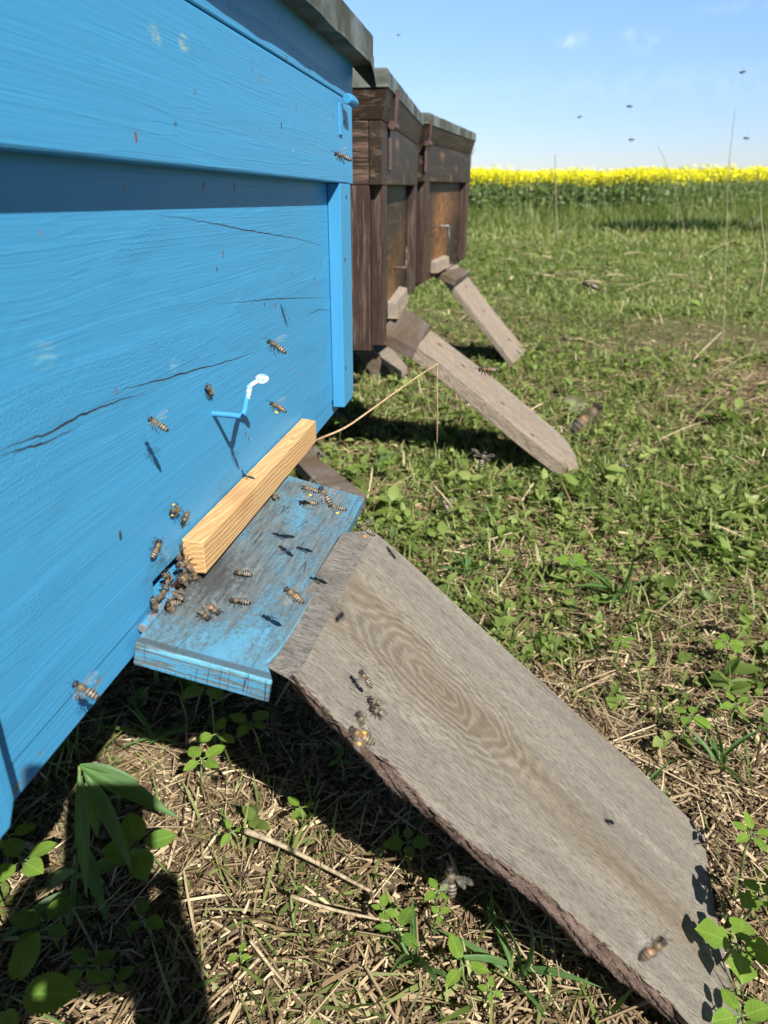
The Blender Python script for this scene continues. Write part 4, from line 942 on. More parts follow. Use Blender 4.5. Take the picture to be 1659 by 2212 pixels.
def plant(u, v, hgt, size, nl, label, ty='b', mi=0, spread=.8, rot=None, tilt=.15, cat='weed', group='broad-leaved weeds around the hives', P=None):
    P = P or ground(u, v, hgt); base = Vector((P.x+pr_.uniform(-.3, .3)*hgt, P.y+pr_.uniform(-.1, .4)*hgt, float(hfun(P.x, P.y))-.004))
    r = empty('leafy_weed', Matrix.Translation(base)); tag(r, label, cat, group)
    mid = base.lerp(P, .6)+Vector((pr_.uniform(-.003, .003), 0, .003))
    MB().tube([base, mid, P], [.0013, .0011, .0007], 6).build('stem', m_st, r, Matrix.Identity(4), smooth=True)
    a0 = pr_.uniform(0, 6.28) if rot is None else R(rot); base_me = ME[ty, mi]; size = size*1.12
    for i in range(nl):
        a = a0+i*2*math.pi/nl*(1 if nl > 2 else .8)+pr_.uniform(-.25, .25); d = Vector((math.cos(a), math.sin(a), 0)); s_ = size*.62*pr_.uniform(.75, 1.15)
        st_ = P+d*size*.16; tip = st_+d*s_+Vector((0, 0, s_*(tilt+pr_.uniform(-.2, .25))))
        MB().tube([P, st_+(tip-st_)*.05], [.0007, .0006], 5).build('leaf_stalk', m_st, r, Matrix.Identity(4), smooth=True)
        leaf_obj(base_me, st_, tip, Vector((pr_.uniform(-.25, .25), pr_.uniform(-.3, .1), 1)).normalized(), r, pr_.uniform(.9, 1.15))
    return r
PL = [ # u, v, height, leaf size, leaves, label
 (436, 1640, .050, .027, 4, 'bright sunlit weed with rounded leaves under the landing board', 'w', 0),
 (468, 1585, .055, .026, 3, 'weed half in shade just behind the sunlit rounded weed under the landing board', 'w', 0),
 (500, 1795, .020, .017, 3, 'small three-leaved seedling in the middle of the sunlit straw patch', 'b', 0),
 (650, 1745, .028, .020, 3, 'three-leaved weed at the edge of the ramp shadow beside the straw patch', 'b', 0),
 (46, 1858, .045, .032, 4, 'broad toothed weed in the small sunlit gap at the left edge', 'w', 0),
 (18, 1805, .040, .028, 3, 'toothed leaves lit at the very left edge above the broad weed', 'w', 0),
 (518, 2062, .016, .012, 3, 'tiny bright three-leaved seedling on straw near the bottom', 'w', 0),
 (1000, 2085, .045, .026, 3, 'largest bright three-leaved weed below the bark edge of the plank', 'b', 0),
 (828, 1965, .030, .014, 4, 'small rounded weed left of the tallest one below the plank', 'w', 0),
 (945, 1925, .036, .014, 4, 'small rounded weed right under the bark edge of the plank', 'w', 0),
 (952, 1975, .020, .011, 3, 'tiny weed below the small rounded weed at the bark edge', 'w', 0),
 (450, 1480, .085, .036, 4, 'dark weed in deep shade close under the landing board', 'w', 1),
 (540, 1560, .060, .026, 4, 'shaded weed under the outer corner of the landing board', 'w', 1),
 (735, 1640, .030, .018, 3, 'small shaded weed under the upper bark edge', 'b', 1),
 (880, 1820, .028, .022, 4, 'dark weed in the shadow under the middle of the plank', 'w', 1),
 (1237, 1212, .030, .030, 7, 'star shaped pale green weed right of the plank', 'b', 0),
 (840, 998, .040, .017, 4, 'light green weed in the sun before the middle hive ramp shadow', 'w', 0),
 (735, 910, .060, .030, 4, 'bright weed at the far lower corner of the blue hive', 'w', 0),
 (700, 965, .050, .022, 4, 'weed beside the grey board behind the pine stick', 'b', 0),
 (770, 1010, .040, .028, 4, 'weed growing over the grey board behind the landing board', 'b', 0),
 (1190, 985, .030, .020, 4, 'small weed at the foot of the middle hive ramp', 'b', 0),
 (1095, 1195, .024, .017, 5, 'bright low weed right of the ramp board top', 'w', 0),
 (1490, 1545, .028, .026, 4, 'broad weed right of the middle of the big plank', 'w', 0),
 (1590, 1520, .030, .024, 4, 'weed near the right edge level with the plank middle', 'b', 0),
 (1420, 1190, .030, .024, 4, 'weed in the dry grass right of the star shaped weed', 'b', 0),
 (1340, 1385, .026, .020, 5, 'low weed between straw stalks right of the plank', 'b', 0),
 (1570, 1390, .030, .024, 5, 'yellowish green weed at the right edge above the plank foot', 'w', 0),
 (1290, 1300, .030, .020, 4, 'curled weed near the long grass blades right of the plank', 'b', 1),
 (1592, 2040, .045, .030, 4, 'large lobed weed leaning over the foot of the big plank', 'p', 0),
 (1645, 1935, .050, .022, 4, 'lobed weed at the right edge above the plank foot', 'p', 0),
 (1625, 1800, .050, .024, 5, 'weed with small leaves beside the far foot corner of the plank', 'b', 0),
 (1600, 2195, .040, .022, 4, 'yellow green weed at the bottom right corner', 'w', 0),
 (96, 2000, .040, .030, 4, 'dark toothed weed in the photographer shadow at the left', 'w', 1),
 (190, 2090, .024, .022, 4, 'small dark weed in shadow at the lower left', 'w', 1),
 (245, 2125, .020, .018, 4, 'low dark weed on litter near the bottom left', 'w', 1),
 (310, 1985, .030, .020, 3, 'weed on the edge of the photographer shadow', 'w', 1),
 (20, 2150, .090, .050, 4, 'biggest dark weed in the bottom left corner', 'w', 1),
 (300, 1830, .060, .034, 4, 'weed under the drooping narrow leaves', 'w', 1),
 (1060, 2140, .020, .012, 4, 'low sprig on straw below the largest three-leaved weed', 'b', 0),
 (860, 2010, .030, .026, 3, 'narrow weed beside the largest three-leaved weed', 'b', 1),
 (1230, 1030, .030, .020, 4, 'weed right beside the pointed foot of the long plank', 'b', 1)]
for (u, v, hg, sz, nl, lb_, ty, mi) in PL: plant(u, v, hg, sz, nl, lb_, ty, mi)
S_ = hit(1524, 1925, P1, N1); plant(0, 0, 0, .030, 6, 'tall weed just outside the right edge shading the plank foot', 'p', 0, P=S_+SUNV*.10)
plant(0, 0, 0, .024, 5, 'second weed outside the right edge shading the lower foot', 'p', 0, P=hit(1530, 2040, P1, N1)+SUNV*.085)
# big narrow-leaved plant at the near bottom corner of the blue hive
bp = ground(150, 2000); r = empty('narrow_leaf_weed', Matrix.Translation(bp)); tag(r, 'tall weed with long narrow drooping leaves below the blue hive corner', 'weed')
sp_ = [bp, at(165, 1850, .61), at(170, 1720, .585), at(172, 1655, .57)]
MB().tube(bez(sp_, 5), [.0028-.0001*i for i in range(16)], 8).build('stem', m_st, r, Matrix.Identity(4), smooth=True)
for (a, b, da, db, me, wk) in (((172, 1655), (385, 1765), .57, .56, MLS, .85), ((180, 1662), (300, 1885), .57, .545, MLN, .7), ((172, 1652), (300, 1672), .57, .57, MLN, .8), ((171, 1668), (188, 1955), .57, .55, MLN, .6), ((176, 1690), (232, 1830), .572, .60, MLN, .9), ((160, 1920), (0, 2020), .60, .56, MLN, 1.1), ((165, 1922), (192, 2042), .60, .58, MLN, 1.), ((160, 1960), (262, 2016), .60, .60, MLN, 1.1), ((165, 1800), (235, 1985), .6, .57, MLN, .9),
        ((165, 1880), (60, 1930), .6, .62, MLN, 1.2), ((160, 1900), (330, 1830), .6, .60, MLS, .8)):
    leaf_obj(me, at(*a, da), at(*b, db), (Vector((.25, -.3, .9))).normalized(), r, wk)
# second narrow-leaved plant among the grass right of the plank and one behind the landing board
for (u, v, hg, L_, lab) in ((1330, 1285, .05, .075, 'tuft of broad grass blades right of the big plank'), (1010, 1240, .03, .05, 'tuft of long grass blades above the far edge of the big plank'), (700, 930, .03, .06, 'tuft of grass blades at the far corner of the blue hive'),
                            (330, 1600, .02, .055, 'tuft of blue-green grass blades in the sun under the blue hive'), (820, 1015, .02, .05, 'tuft of grass blades before the shadow of the middle ramp'), (1390, 1700, .02, .05, 'tuft of grass beside the far edge of the plank'),
                            (1560, 1650, .02, .055, 'tuft of grass near the right edge above the plank foot'), (900, 2080, .02, .045, 'tuft of grass blades left of the largest three-leaved weed'), (1110, 2100, .03, .055, 'tuft of upright grass in the shade of the bark edge')):
    P = ground(u, v); r = empty('grass_tuft', Matrix.Translation(P)); tag(r, lab, 'grass tuft', 'tufts of grass'); 
    for i in range(8):
        a = pr_.uniform(0, 6.28); e = pr_.uniform(.3, 1.3); d = Vector((math.cos(a)*math.cos(e), math.sin(a)*math.cos(e), math.sin(e)))*L_*pr_.uniform(.6, 1.2)
        leaf_obj(MLN, P+Vector((pr_.uniform(-.006, .006), pr_.uniform(-.006, .006), -.002)), P+d, Vector((0, 0, 1)) if abs(d.z) < .9*d.length else Vector((1, 0, .2)), r, .55)
# arching dry twig by the hive corner, tall thin stalks against the sky
m_twig = plain('dry_twig', (.42, .28, .16), .7, 0, 200, .3); m_bent = plain('dry_stalk', (.20, .18, .10), .8)
t = NT('pale_straw', .75, .25); o_ = t.obj(); g_ = t.noise(t.map(o_, (220, 220, 40)), 1, 4, .7)
m_pale = t.out(t.ramp(g_, [(.3, (.16, .12, .075)), (.5, (.36, .29, .185)), (.7, (.52, .44, .30))]), .75, t.bump(g_, .8, .001))
def stalk(pts, rad, label, mat=m_bent, name='dry_stalk', cat='stalk'):
    P = bez([at(*q) for q in pts], 6); n = len(P); o = MB().tube(P, [rad*(1-.55*i/(n-1)) for i in range(n)], 7).build(name, mat, None, Matrix.Identity(4), smooth=True); tag(o, label, cat); return o
stalk([(600, 985, .84), (690, 948, .80), (745, 924, .80), (795, 890, .81), (850, 850, .83), (900, 815, .85), (948, 784, .87)], .0014, 'thin bent brown twig arching from the blue hive corner to the middle ramp', m_twig, 'bent_twig', 'twig')
stalk([(945, 785, .87), (944, 830, .885), (945, 880, .90), (944, 960, .93)], .0011, 'short dry stalk hanging down from the tip of the bent twig', m_twig)
stalk([(1560, 760, 2.6), (1568, 560, 2.6), (1573, 380, 2.6), (1588, 236, 2.6)], .0022, 'tallest thin grass stalk rising against the sky at the right')
stalk([(1500, 640, 3.2), (1475, 480, 3.2), (1445, 370, 3.2), (1421, 315, 3.2)], .0020, 'leaning grass stalk with its tip just above the yellow flowers')
stalk([(1640, 640, 2.2), (1652, 560, 2.2), (1645, 480, 2.2), (1641, 415, 2.2)], .0034, 'pale thick dead stalk at the right edge')
stalk([(1205, 520, 6), (1201, 430, 6), (1199, 333, 6)], .006, 'blurred upright seed stalk above the yellow field', m_stem if False else m_bent)
stalk([(1505, 768, 2.6), (1530, 745, 2.6), (1558, 718, 2.6)], .005, 'pale straw stalk lying in the grass at the right', m_pale)
stalk([(1080, 2010, .50), (1000, 1975, .53), (900, 1950, .545), (800, 1935, .55), (628, 1935-0, .563)][::-1][:1]+[(720, 1965, .56), (840, 1990, .55)], .0018, 'thick pale straw lying right of the sunlit patch', m_pale)
stalk([(530, 1795, .625), (600, 1822, .612), (700, 1872, .595), (800, 1925, .575)], .0028, 'long flat grey stalk lying across the sunlit straw', m_pale)
stalk([(540, 2030, .55), (590, 2095, .54), (640, 2150, .525), (690, 2212, .51)], .0015, 'long straw slanting to the bottom edge', m_pale)
stalk([(560, 2070, .542), (480, 2150, .527), (420, 2212, .515)], .0014, 'thin yellow straw slanting to the lower left', m_pale)
stalk([(1145, 1680, .0001+.72), (1250, 1560, .80), (1330, 1480, .86)], .0012, 'reddish stalk lying beyond the far edge of the plank') if False else None
stalk([(1010, 365, 3.3), (1012, 345, 3.3), (1028, 322, 3.3)], .004, 'twiggy sprig peeping out behind the farthest hive')

# ================================================================ BEES
def bee_mat(name, dark, band, thor, first):
    t = NT(name, .45, .4); o = t.obj(); x, y, z = t.sep(o); xn = t.math('MULTIPLY', t.math('ADD', t.math('ADD', x, t.math('MULTIPLY', t.math('MULTIPLY', z, z), 60)), .0080), 1/.0150)
    st = [(0, dark), (.10, dark), (.115, band), (.135, band), (.15, dark), (.20, dark), (.215, band), (.245, band), (.255, dark), (.315, dark), (.325, band), (.355, band), (.365, dark), (.42, first), (.43, band), (.465, band), (.475, first), (.53, first), (.55, thor), (.76, thor), (.79, dark), (1, dark)]
    col = t.ramp(xn, st); col = t.mix(t.math('MULTIPLY', t.step(t.noise(o, 2600, 2, .6), .45, .6), .35), col, tuple(min(1, c*1.6+.03) for c in dark))
    return t.out(col, .42, t.bump(t.noise(o, 3000, 2), .5, .0001))
BM = [bee_mat('bee_stripes_grey', (.018, .013, .010), (.30, .26, .20), (.125, .095, .055), (.05, .028, .015)),
      bee_mat('bee_stripes_amber', (.022, .014, .010), (.31, .25, .17), (.16, .105, .05), (.26, .095, .022))]
m_fuzz = plain('bee_hair', (.32, .25, .15), .8); m_eye = plain('bee_eye', (.012, .009, .008), .2); m_leg = plain('bee_leg', (.035, .022, .014), .5)
m_pol = plain('yellow_pollen', (.85, .50, .06), .8, 0, 900, .15); m_polo = plain('orange_pollen', (.85, .22, .02), .8, 0, 900, .15)
t = NT('bee_wing', .25, .5); o_ = t.obj(); t.put(t.b.inputs['Base Color'], (.26, .24, .20)); vn = t.step(t.voro(t.map(o_, (260, 520, 1)), 1, 'DISTANCE_TO_EDGE'), .02, .06, 1, 0)
t.put(t.b.inputs['Alpha'], t.math('ADD', t.math('MULTIPLY', vn, .40), .17)); m_wing = t.m
def bee_body_mesh(mat, pose):
    b = MB(); prof = [(-.0078, .00015), (-.0074, .0007), (-.0066, .0013), (-.0054, .00185), (-.0040, .0021), (-.0024, .0021), (-.0010, .0017), (-.0002, .0010), (.0001, .0007), (.0006, .0012), (.0014, .0019), (.0024, .0021), (.0034, .0018), (.0041, .0011), (.0044, .0008), (.0047, .0013), (.0052, .0018), (.0058, .00165), (.0062, .0011), (.0064, .0004)]
    seg = 14; V = []; curve = .10 if pose == 'walk' else .16
    for x, r_ in prof:
        dz = -curve*((-x-.0005)**2)*300*.35 if x < -.0005 else (-.0004 if x > .0044 else 0)
        sy, sz = (1.0, .88) if x < .0044 else (1.15, .95)
        for j in range(seg):
            a = 2*math.pi*j/seg; V.append((x, r_*sy*math.cos(a), r_*sz*math.sin(a)+dz))
    n = len(prof); F = [(i*seg+j, i*seg+(j+1) % seg, (i+1)*seg+(j+1) % seg, (i+1)*seg+j) for i in range(n-1) for j in range(seg)]
    F += [tuple(range(seg-1, -1, -1)), tuple((n-1)*seg+j for j in range(seg))]
    b.add(V, F); mi = [0]*len(b.f)
    def more(k): mi.extend([k]*(len(b.f)-len(mi)))
    for sg in (-1, 1): b.ellip((.0055, sg*.0014, -.0002), (.0006, .0007, .0010), 8, 5)
    more(2)
    for sg in (-1, 1):                                   # antennae and six legs
        b.tube([(.0062, sg*.0004, 0), (.0076, sg*.0012, .0008), (.0094, sg*.0019, .0001)], [.00013, .00011, .0001], 5)
        if pose == 'walk':
            L = [((.0032, .0013, -.0012), (.0046, .0034, -.0006), (.0056, .0046, -.0026)), ((.0020, .0015, -.0014), (.0022, .0042, -.0006), (.0018, .0056, -.0027)), ((.0008, .0014, -.0014), (-.0014, .0038, -.0004), (-.0034, .0046, -.0026))]
        else:
            L = [((.0032, .0012, -.0014), (.0040, .0020, -.0030), (.0030, .0014, -.0038)), ((.0020, .0013, -.0015), (.0016, .0028, -.0032), (.0004, .0022, -.0046)), ((.0008, .0012, -.0015), (-.0010, .0026, -.0034), (-.0034, .0024, -.0052))]
        for a_, c_, d_ in L:
            f_ = lambda q: (q[0], q[1]*sg, q[2]); e_ = (c_[0]*.35+d_[0]*.65, c_[1]*.35+d_[1]*.65, c_[2]*.35+d_[2]*.65)
            b.tube([f_(a_), f_(c_), f_(e_), f_(d_)], [.00030, .00028, .00024, .00012], 5)
    more(3)
    q_ = random.Random(4)
    for i in range(420):                                 # thorax and abdomen-base fuzz
        x = q_.gauss(.0022, .0011) if i < 300 else q_.uniform(-.006, 0); rr = .0019 if .0006 < x < .004 else .0018 if x < 0 else .0012; a = q_.uniform(0, 6.28); nrm_ = Vector((q_.uniform(-.6, .6), math.cos(a), math.sin(a))).normalized()
        c = Vector((x, rr*math.cos(a), rr*.9*math.sin(a))); tt = nrm_.cross(Vector((1, .2, .1))).normalized()*.00006; ln = q_.uniform(.0004, .0008)*(1 if i < 300 else .5)
        b.add([c-tt, c+tt, c+nrm_*ln], [(0, 1, 2)])
    more(1)
    me = bpy.data.meshes.new('bee_body'); me.from_pydata([tuple(v) for v in b.v], [], b.f)
    for q in (mat, m_fuzz, m_eye, m_leg): me.materials.append(q)
    me.polygons.foreach_set('material_index', mi); me.shade_smooth(); return me
def wing_mesh(sg, pose):
    """fore and hind wing of one side"""
    V = []; F = []
    for (L, w, root, ang, el) in ((.0092, .0030, (.0026, sg*.0012, .0015), {'walk': 164, 'fly': 118, 'fly2': 75}[pose], {'walk': .10, 'fly': .55, 'fly2': .15}[pose]), (.0064, .0022, (.0016, sg*.0012, .0014), {'walk': 156, 'fly': 140, 'fly2': 100}[pose], {'walk': .06, 'fly': .42, 'fly2': .05}[pose])):
        a = R(ang)*sg; d = Vector((math.cos(a)*math.cos(el), math.sin(a)*math.cos(el), math.sin(el))); s_ = d.cross(Vector((0, 0, 1))).normalized()*-sg
        k = len(V); n = 9; root = Vector(root)
        for i in range(n+1):
            q = i/n; ww = w*(math.sin(math.pi*min(1, q*.92+.03))**.7)*(.5+.75*q) if i < n else 0
            c = root+d*L*q; lead = c+s_*ww*.30; trail = c-s_*ww*.70; V += [lead, trail]
            if i: F.append((k+2*i-2, k+2*i-1, k+2*i+1, k+2*i))
    me = bpy.data.meshes.new('bee_wing'); me.from_pydata([tuple(v) for v in V], [], F); me.materials.append(m_wing); return me
BODY = {(m, p): bee_body_mesh(BM[m], p) for m in (0, 1) for p in ('walk', 'fly')}
WING = {(sg, p): wing_mesh(sg, p) for sg in (-1, 1) for p in ('walk', 'fly', 'fly2')}
PB = {}
for nm, mt in (('y', m_pol), ('o', m_polo)):
    for p in ('walk', 'fly'):
        for sg in (-1, 1):
            c = (-.0020, sg*.0038, -.0012) if p == 'walk' else (-.0014, sg*.0027, -.0036)
            q = MB().ellip(c, (.0013, .0008, .0009), 10, 6); me = bpy.data.meshes.new('pollen'); me.from_pydata([tuple(v) for v in q.v], [], q.f); me.materials.append(mt); me.shade_smooth(); PB[nm, p, sg] = me
WALL = (C0-hn*.2, hn); BOARD = (LBO, _z); RAMP = (P1, N1)
Mst = Ms.to_3x3(); STF = (Ms @ Vector((0, -.0150, 0)), Mst @ Vector((0, -1, 0))); STE = (Ms.translation, Mst @ Vector((-1, 0, 0)))
camR = Vector((1, 0, 0)); camU = Vector((0, sp, cp)); camB = Vector((0, -cp, sp))
def bee(label, u, v, head, plane=None, depth=None, shadow=None, mat=0, pollen=None, lift=.0027, b=.35, pose=None, wings=None, pitch=0., k=1., name='honey_bee', into=0.):
    if plane and not shadow:
        Pp, N = plane; P = hit(u, v, Pp, N); X = (hit(u+18*math.cos(R(head)), v-18*math.sin(R(head)), Pp, N)-P).normalized(); P = P+N*lift*k; Z = N; pose = pose or 'walk'
    else:
        pose = pose or 'fly'
        if shadow:
            Pp, N = plane; S = hit(shadow[0], shadow[1], Pp, N); r_ = ray(u, v)
            # nearest approach of the sun line through S and the viewing ray
            w0 = S-C0; a_, b_, c_ = 1.0, SUNV.dot(r_), r_.dot(r_); d_, e_ = SUNV.dot(w0), r_.dot(w0); P = C0+r_*((a_*e_-b_*d_)/(a_*c_-b_*b_))
        else: P = at(u, v, depth)
        X = (camR*math.cos(R(head))+camU*math.sin(R(head))+camB*into).normalized(); Z = (Vector((0, 0, 1))*(1-b)+camB*b)
    q5 = random.Random(label); k = k*q5.uniform(.90, 1.04); pitch = pitch+q5.uniform(-.35, .35)*(1 if shadow or depth else .5); X = (X+Z*q5.uniform(-.22, .22)*(1 if shadow or depth else .35)).normalized()
    Y = Z.cross(X).normalized(); Z = X.cross(Y)
    if pitch: Q = Matrix.Rotation(pitch, 3, X); Y = Q @ Y; Z = Q @ Z
    o = bpy.data.objects.new(name, BODY[mat, pose]); COL.objects.link(o); s_ = k*.98; o.matrix_world = frame(P, X*s_, Y*s_, Z*s_)
    wp = wings or ('walk' if pose == 'walk' else 'fly')
    for sg in (-1, 1):
        w = bpy.data.objects.new('wing', WING[sg, wp]); COL.objects.link(w); w.parent = o
        if pollen: q = bpy.data.objects.new('pollen_basket', PB[pollen, pose, sg]); COL.objects.link(q); q.parent = o
    tag(o, label, 'bee', 'honey bees at the hives'); return o
B = bee
B('bee hovering before the blue wall above the white handle tip', 597, 747, 148, WALL, shadow=(508, 990), b=.3)
B('bee crawling on the blue wall up left of the handle, abdomen towards us', 446, 843, -52, WALL, pose='walk')
B('bee hovering close to the blue wall left of the handle with its shadow below', 341, 915, 146, WALL, shadow=(316, 968), b=.35)
B('bee with yellow pollen hovering right of the handle', 600, 878, 150, WALL, shadow=(530, 1035), pollen='y', mat=1, b=.2)
B('bee with two yellow pollen loads on the blue wall left of the pine stick', 367, 1101, 8, WALL, lift=.004, pollen='y')
B('bee heading down on the blue wall between the pollen bee and the stick', 393, 1118, 245, WALL)
B('amber bee climbing the blue wall left of the stick end', 330, 1185, 68, WALL, mat=1, wings='fly')
B('bee clinging to the top corner of the stick end', 386, 1187, 100, (STE[0], STE[1]), lift=.003)
B('greyish bee at the upper left of the cluster beside the stick end', 372, 1219, 185, WALL, lift=.006)
B('amber bee climbing on the sawn end of the pine stick', 408, 1216, 125, STE, mat=1)
B('bee in the entrance hole at the left of the cluster', 347, 1262, 70, WALL, lift=.004)
B('bee in the middle of the cluster facing left', 366, 1250, 200, WALL, lift=.009, mat=1)
B('bee in the cluster with bright striped abdomen over the board edge', 394, 1266, 112, BOARD, lift=.006)
B('bee squeezed against the right of the cluster under the stick', 412, 1256, 10, BOARD, mat=1)
B('bee head down at the lower left end of the cluster above the hinge', 318, 1304, 292, WALL, lift=.005)
B('bee facing up left above the blue hinge', 340, 1310, 130, WALL, lift=.009)
B('amber bee sitting on the board right of the rusty hinge pin', 366, 1311, 185, BOARD, mat=1)
B('bee deep in the entrance below the cluster', 383, 1282, 60, BOARD, lift=.002)
B('bee behind the cluster in the dark slot', 356, 1246, 330, WALL, lift=.002)
B('bee clinging under the stick corner beside the entrance hole', 398, 1238, 215, WALL, lift=.007, mat=1)
B('bee on the edge of the hole right above the rusty hinge pin', 378, 1296, 150, BOARD, lift=.004)
B('bee pushing into the cluster from the left side of the hole', 333, 1284, 40, WALL, lift=.005)
B('lone bee facing left in the middle of the blue landing board', 523, 1245, 172, BOARD)
B('lone bee facing left lower on the blue landing board', 516, 1305, 168, BOARD)
B('upper bee of the pair on the landing board facing down right', 459, 1323, 325, BOARD, mat=1)
B('lower bee of the pair on the landing board facing down right', 440, 1335, 318, BOARD)
B('bee with amber abdomen hovering above the outer edge of the landing board', 634, 1285, 142, BOARD, shadow=(585, 1340), mat=1, b=.55)
B('bee at the foot of the stick far along the landing board', 592, 1076, 95, BOARD)
B('upper left bee of the group above the far end of the landing board', 669, 1056, 158, BOARD, shadow=(609, 1158), pollen='y', mat=1, b=.3)
B('bee with raised wings in the group above the far end of the landing board', 703, 1070, 122, BOARD, shadow=(617, 1190), b=.5)
B('lower left bee of the group above the far end of the landing board', 665, 1086, 185, BOARD, shadow=(622, 1160), mat=1, b=.3)
B('bee with yellow pollen nearest the far corner of the landing board', 727, 1095, 162, BOARD, shadow=(657, 1187), pollen='y', b=.3)
B('bee with bright orange pollen hovering over the far top corner of the plank', 790, 1144, 158, RAMP, shadow=(697, 1245), pollen='o', b=.3)
B('bee hovering low over the upper plank with its shadow to the left', 790, 1466, 125, RAMP, shadow=(768, 1475), b=.5)
B('upper of two bees sitting close together on the plank', 806, 1520, 168, RAMP)
B('lower of two bees sitting close together on the plank', 812, 1541, 158, RAMP, mat=0)
B('near blurred bee over the bark edge, upper of two', 784, 1562, 118, depth=.33, b=.5)
B('near blurred amber bee with pollen over the bark edge, lower of two', 780, 1589, 150, depth=.32, mat=1, pollen='y', b=.3)
B('big near bee with spread wings flying up in front of the shaded plank side', 975, 1905, 94, depth=.33, b=.75, wings='fly')
B('blurred amber bee flying close to the lens over the plank foot', 1410, 2050, 38, depth=.27, mat=1, b=.3)
B('bee close to the bottom rail of the blue hive at the left', 184, 1490, 150, WALL, shadow=(187, 1522), b=.35)
B('blurred bee before the far edge of the blue upper board', 740, 337, 170, depth=.50, b=.3)
B('bee flying over the meadow in the open', 1276, 616, 162, depth=.50, b=.15)
B('small far bee over the meadow below the open flying one', 1225, 732, 168, depth=.90, b=.2, wings='fly')
B('bee flying in front of the long middle ramp', 1052, 798, 168, depth=.50, mat=1, b=.2)
B('soft blurred bee close to the lens above the meadow', 1268, 900, 40, depth=.24, mat=1, b=.3)
B('bee seen from behind with one bright wing before the ramp shadow', 1042, 992, 72, depth=.50, b=.6, wings='fly2')
B('bee flying upright above the plank in front of the dry grass', 962, 1090, 120, depth=.50, b=.2)
B('small far bee near the pointed ramp foot', 1348, 1005, 175, depth=.85, b=.2)
B('dark bee sitting on the farthest ramp', 1098, 733, 160, (MR3.translation, NR3), mat=1)
B('tiny bee high in the sky right of the blue roof', 861, 75, 200, depth=2.3, b=.2)
B('darkest tiny bee in the sky near the right edge', 1604, 155, 185, depth=1.5, b=.1)
B('tiny bee in the sky in the middle of the three above the field', 1360, 229, 175, depth=1.5, b=.1)
B('tiny bee in the sky left of the other small ones', 1252, 252, 190, depth=1.9, b=.2)
B('tiny bee in the sky just above the yellow field', 1364, 301, 170, depth=1.7, b=.1)
B('tiny bee low in the sky at the right edge', 1612, 298, 170, depth=1.6, b=.1)
B('bee flying past just outside the right edge', 1690, 1783, 170, RAMP, shadow=(1322, 1792), b=.3)

# ================================================================ THE PHOTOGRAPHER (behind the lens; casts the shadow at the lower left)
Mc = Matrix.Translation(C0) @ Matrix.Rotation(math.pi/2-PITCH, 4, 'X')
ph = MB().box((-.032, -.135, .003), (.047, .024, .011)).build('smartphone', plain('black_phone', (.02, .02, .022), .3), None, Mc, bevel=.003)
tag(ph, 'black phone held in both hands above the meadow', 'phone')
def skin(name, chains, mat, parent=None, sub=1):
    V = []; E = []; Rd = []; idx = {}
    for ch in chains:
        prev = None
        for (p_, r_) in ch:
            key = tuple(round(c, 4) for c in p_)
            if key not in idx: idx[key] = len(V); V.append(p_); Rd.append(r_)
            i = idx[key]
            if prev is not None and prev != i: E.append((prev, i))
            prev = i
    me = bpy.data.meshes.new(name); me.from_pydata(V, E, []); o = bpy.data.objects.new(name, me); COL.objects.link(o); o.parent = parent
    m = o.modifiers.new('skin', 'SKIN'); 
    if not me.skin_vertices: bpy.context.view_layer.objects.active = o
    for i, q in enumerate(me.skin_vertices[0].data): q.radius = (Rd[i], Rd[i]); q.use_root = (i == 0)
    s2 = o.modifiers.new('sub', 'SUBSURF'); s2.levels = s2.render_levels = sub; me.materials.append(mat); return o
m_skin = plain('skin_tone', (.48, .29, .20), .5, 0, 30, .08); m_shirt = plain('dark_shirt', (.06, .07, .09), .85); m_jean = plain('blue_trousers', (.05, .07, .12), .85); m_hair = plain('brown_hair', (.05, .03, .02), .6)
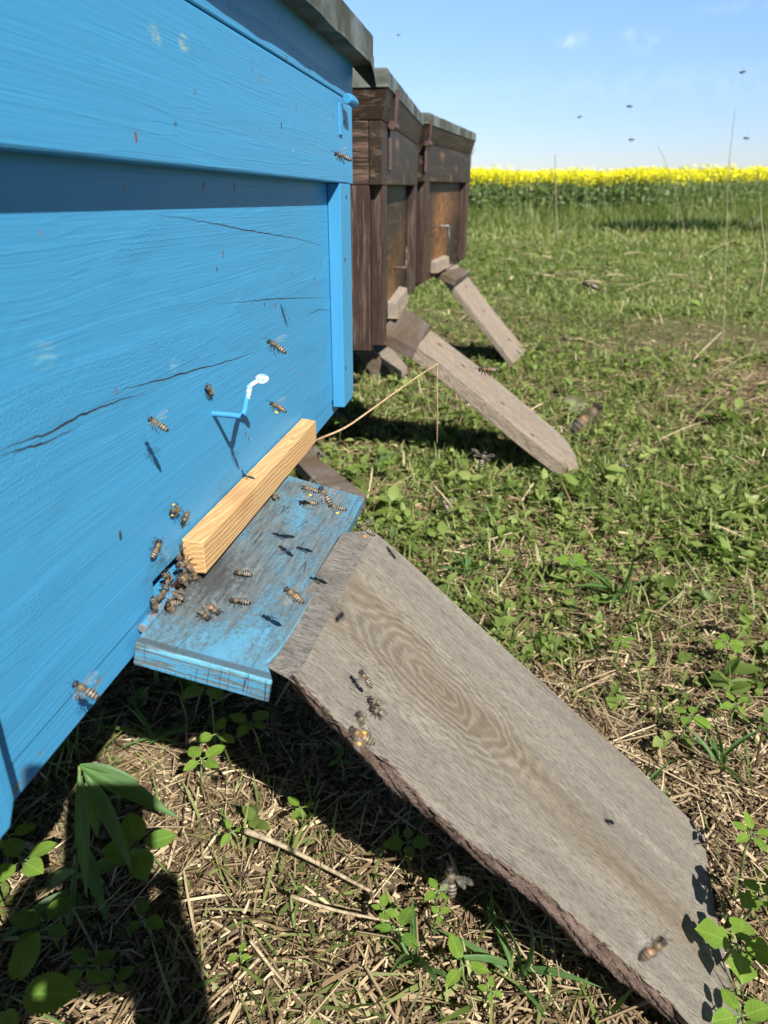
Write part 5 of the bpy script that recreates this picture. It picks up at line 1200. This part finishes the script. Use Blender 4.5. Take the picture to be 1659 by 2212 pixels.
def hand(wr, px, sgx):
    """palm behind the phone's side, thumb on the screen, four fingers round the back edge"""
    C = lambda x, y, z: tuple(Mc @ Vector((x, y, z)))
    palm = C(px+sgx*.016, -.105, .030); ch = [[(wr, .024), (palm, .030)]]
    for i in range(4):
        y = -.062-.021*i; k = C(px+sgx*.022, y, .022)
        ch.append([(palm, .030), (k, .010), (C(px+sgx*.017, y, .002), .009), (C(px-sgx*.004, y+.002, -.002+.003), .008)])
    ch.append([(palm, .030), (C(px-sgx*.002, -.085, .034), .011), (C(px-sgx*.014, -.066, .022), .009)]); return ch
wl_, wr_ = (-.085, -.10, .375), (.060, -.10, .375)
chains = [[((0.0, -.60, .28), .10), ((0.0, -.60, .52), .10), ((0, -.555, .66), .05), ((0, -.51, .76), .075), ((0, -.50, .85), .075)],
          [((0, -.60, .52), .10), ((-.17, -.56, .53), .05), ((-.24, -.36, .36), .036), (wl_, .024)], [((0, -.60, .52), .10), ((.17, -.56, .53), .05), ((.24, -.36, .36), .036), (wr_, .024)]]
for sg in (-1, 1): chains.append([((0, -.60, .28), .10), ((sg*.10, -.56, .22), .08), ((sg*.16, -.22-.1, .30), .055), ((sg*.15, -.50, .06), .04), ((sg*.16, -.36, .03), .03)])
body = skin('person', chains+hand(wl_, -.036, -1)+hand(wr_, .047, 1), m_skin)
tag(body, 'person crouching behind the phone in dark shirt and blue trousers, both hands on the phone', 'person')
skin('shirt', [[((0, -.60, .30), .118), ((0, -.60, .52), .115), ((0, -.57, .62), .07)], [((0, -.60, .52), .115), ((-.17, -.56, .53), .066), ((-.24, -.36, .36), .050), ((-.135, -.20, .37), .040)], [((0, -.60, .52), .115), ((.17, -.56, .53), .066), ((.24, -.36, .36), .050), ((.125, -.20, .37), .040)]], m_shirt, body)
skin('trousers', [[((0, -.60, .27), .125), ((sg*.10, -.56, .22), .095), ((sg*.16, -.32, .30), .068), ((sg*.15, -.50, .07), .052)] for sg in (-1, 1)], m_jean, body)
hd = MB().ellip((0, 0, 0), (.092, .082, .105), 18, 12); hd.build('hair', m_hair, body, Matrix.Translation((0, -.525, .855)), smooth=True)
fc = MB().ellip((0, 0, 0), (.012, .016, .020), 10, 8); fc.build('nose', m_skin, body, Matrix.Translation((0, -.425, .80)), smooth=True)
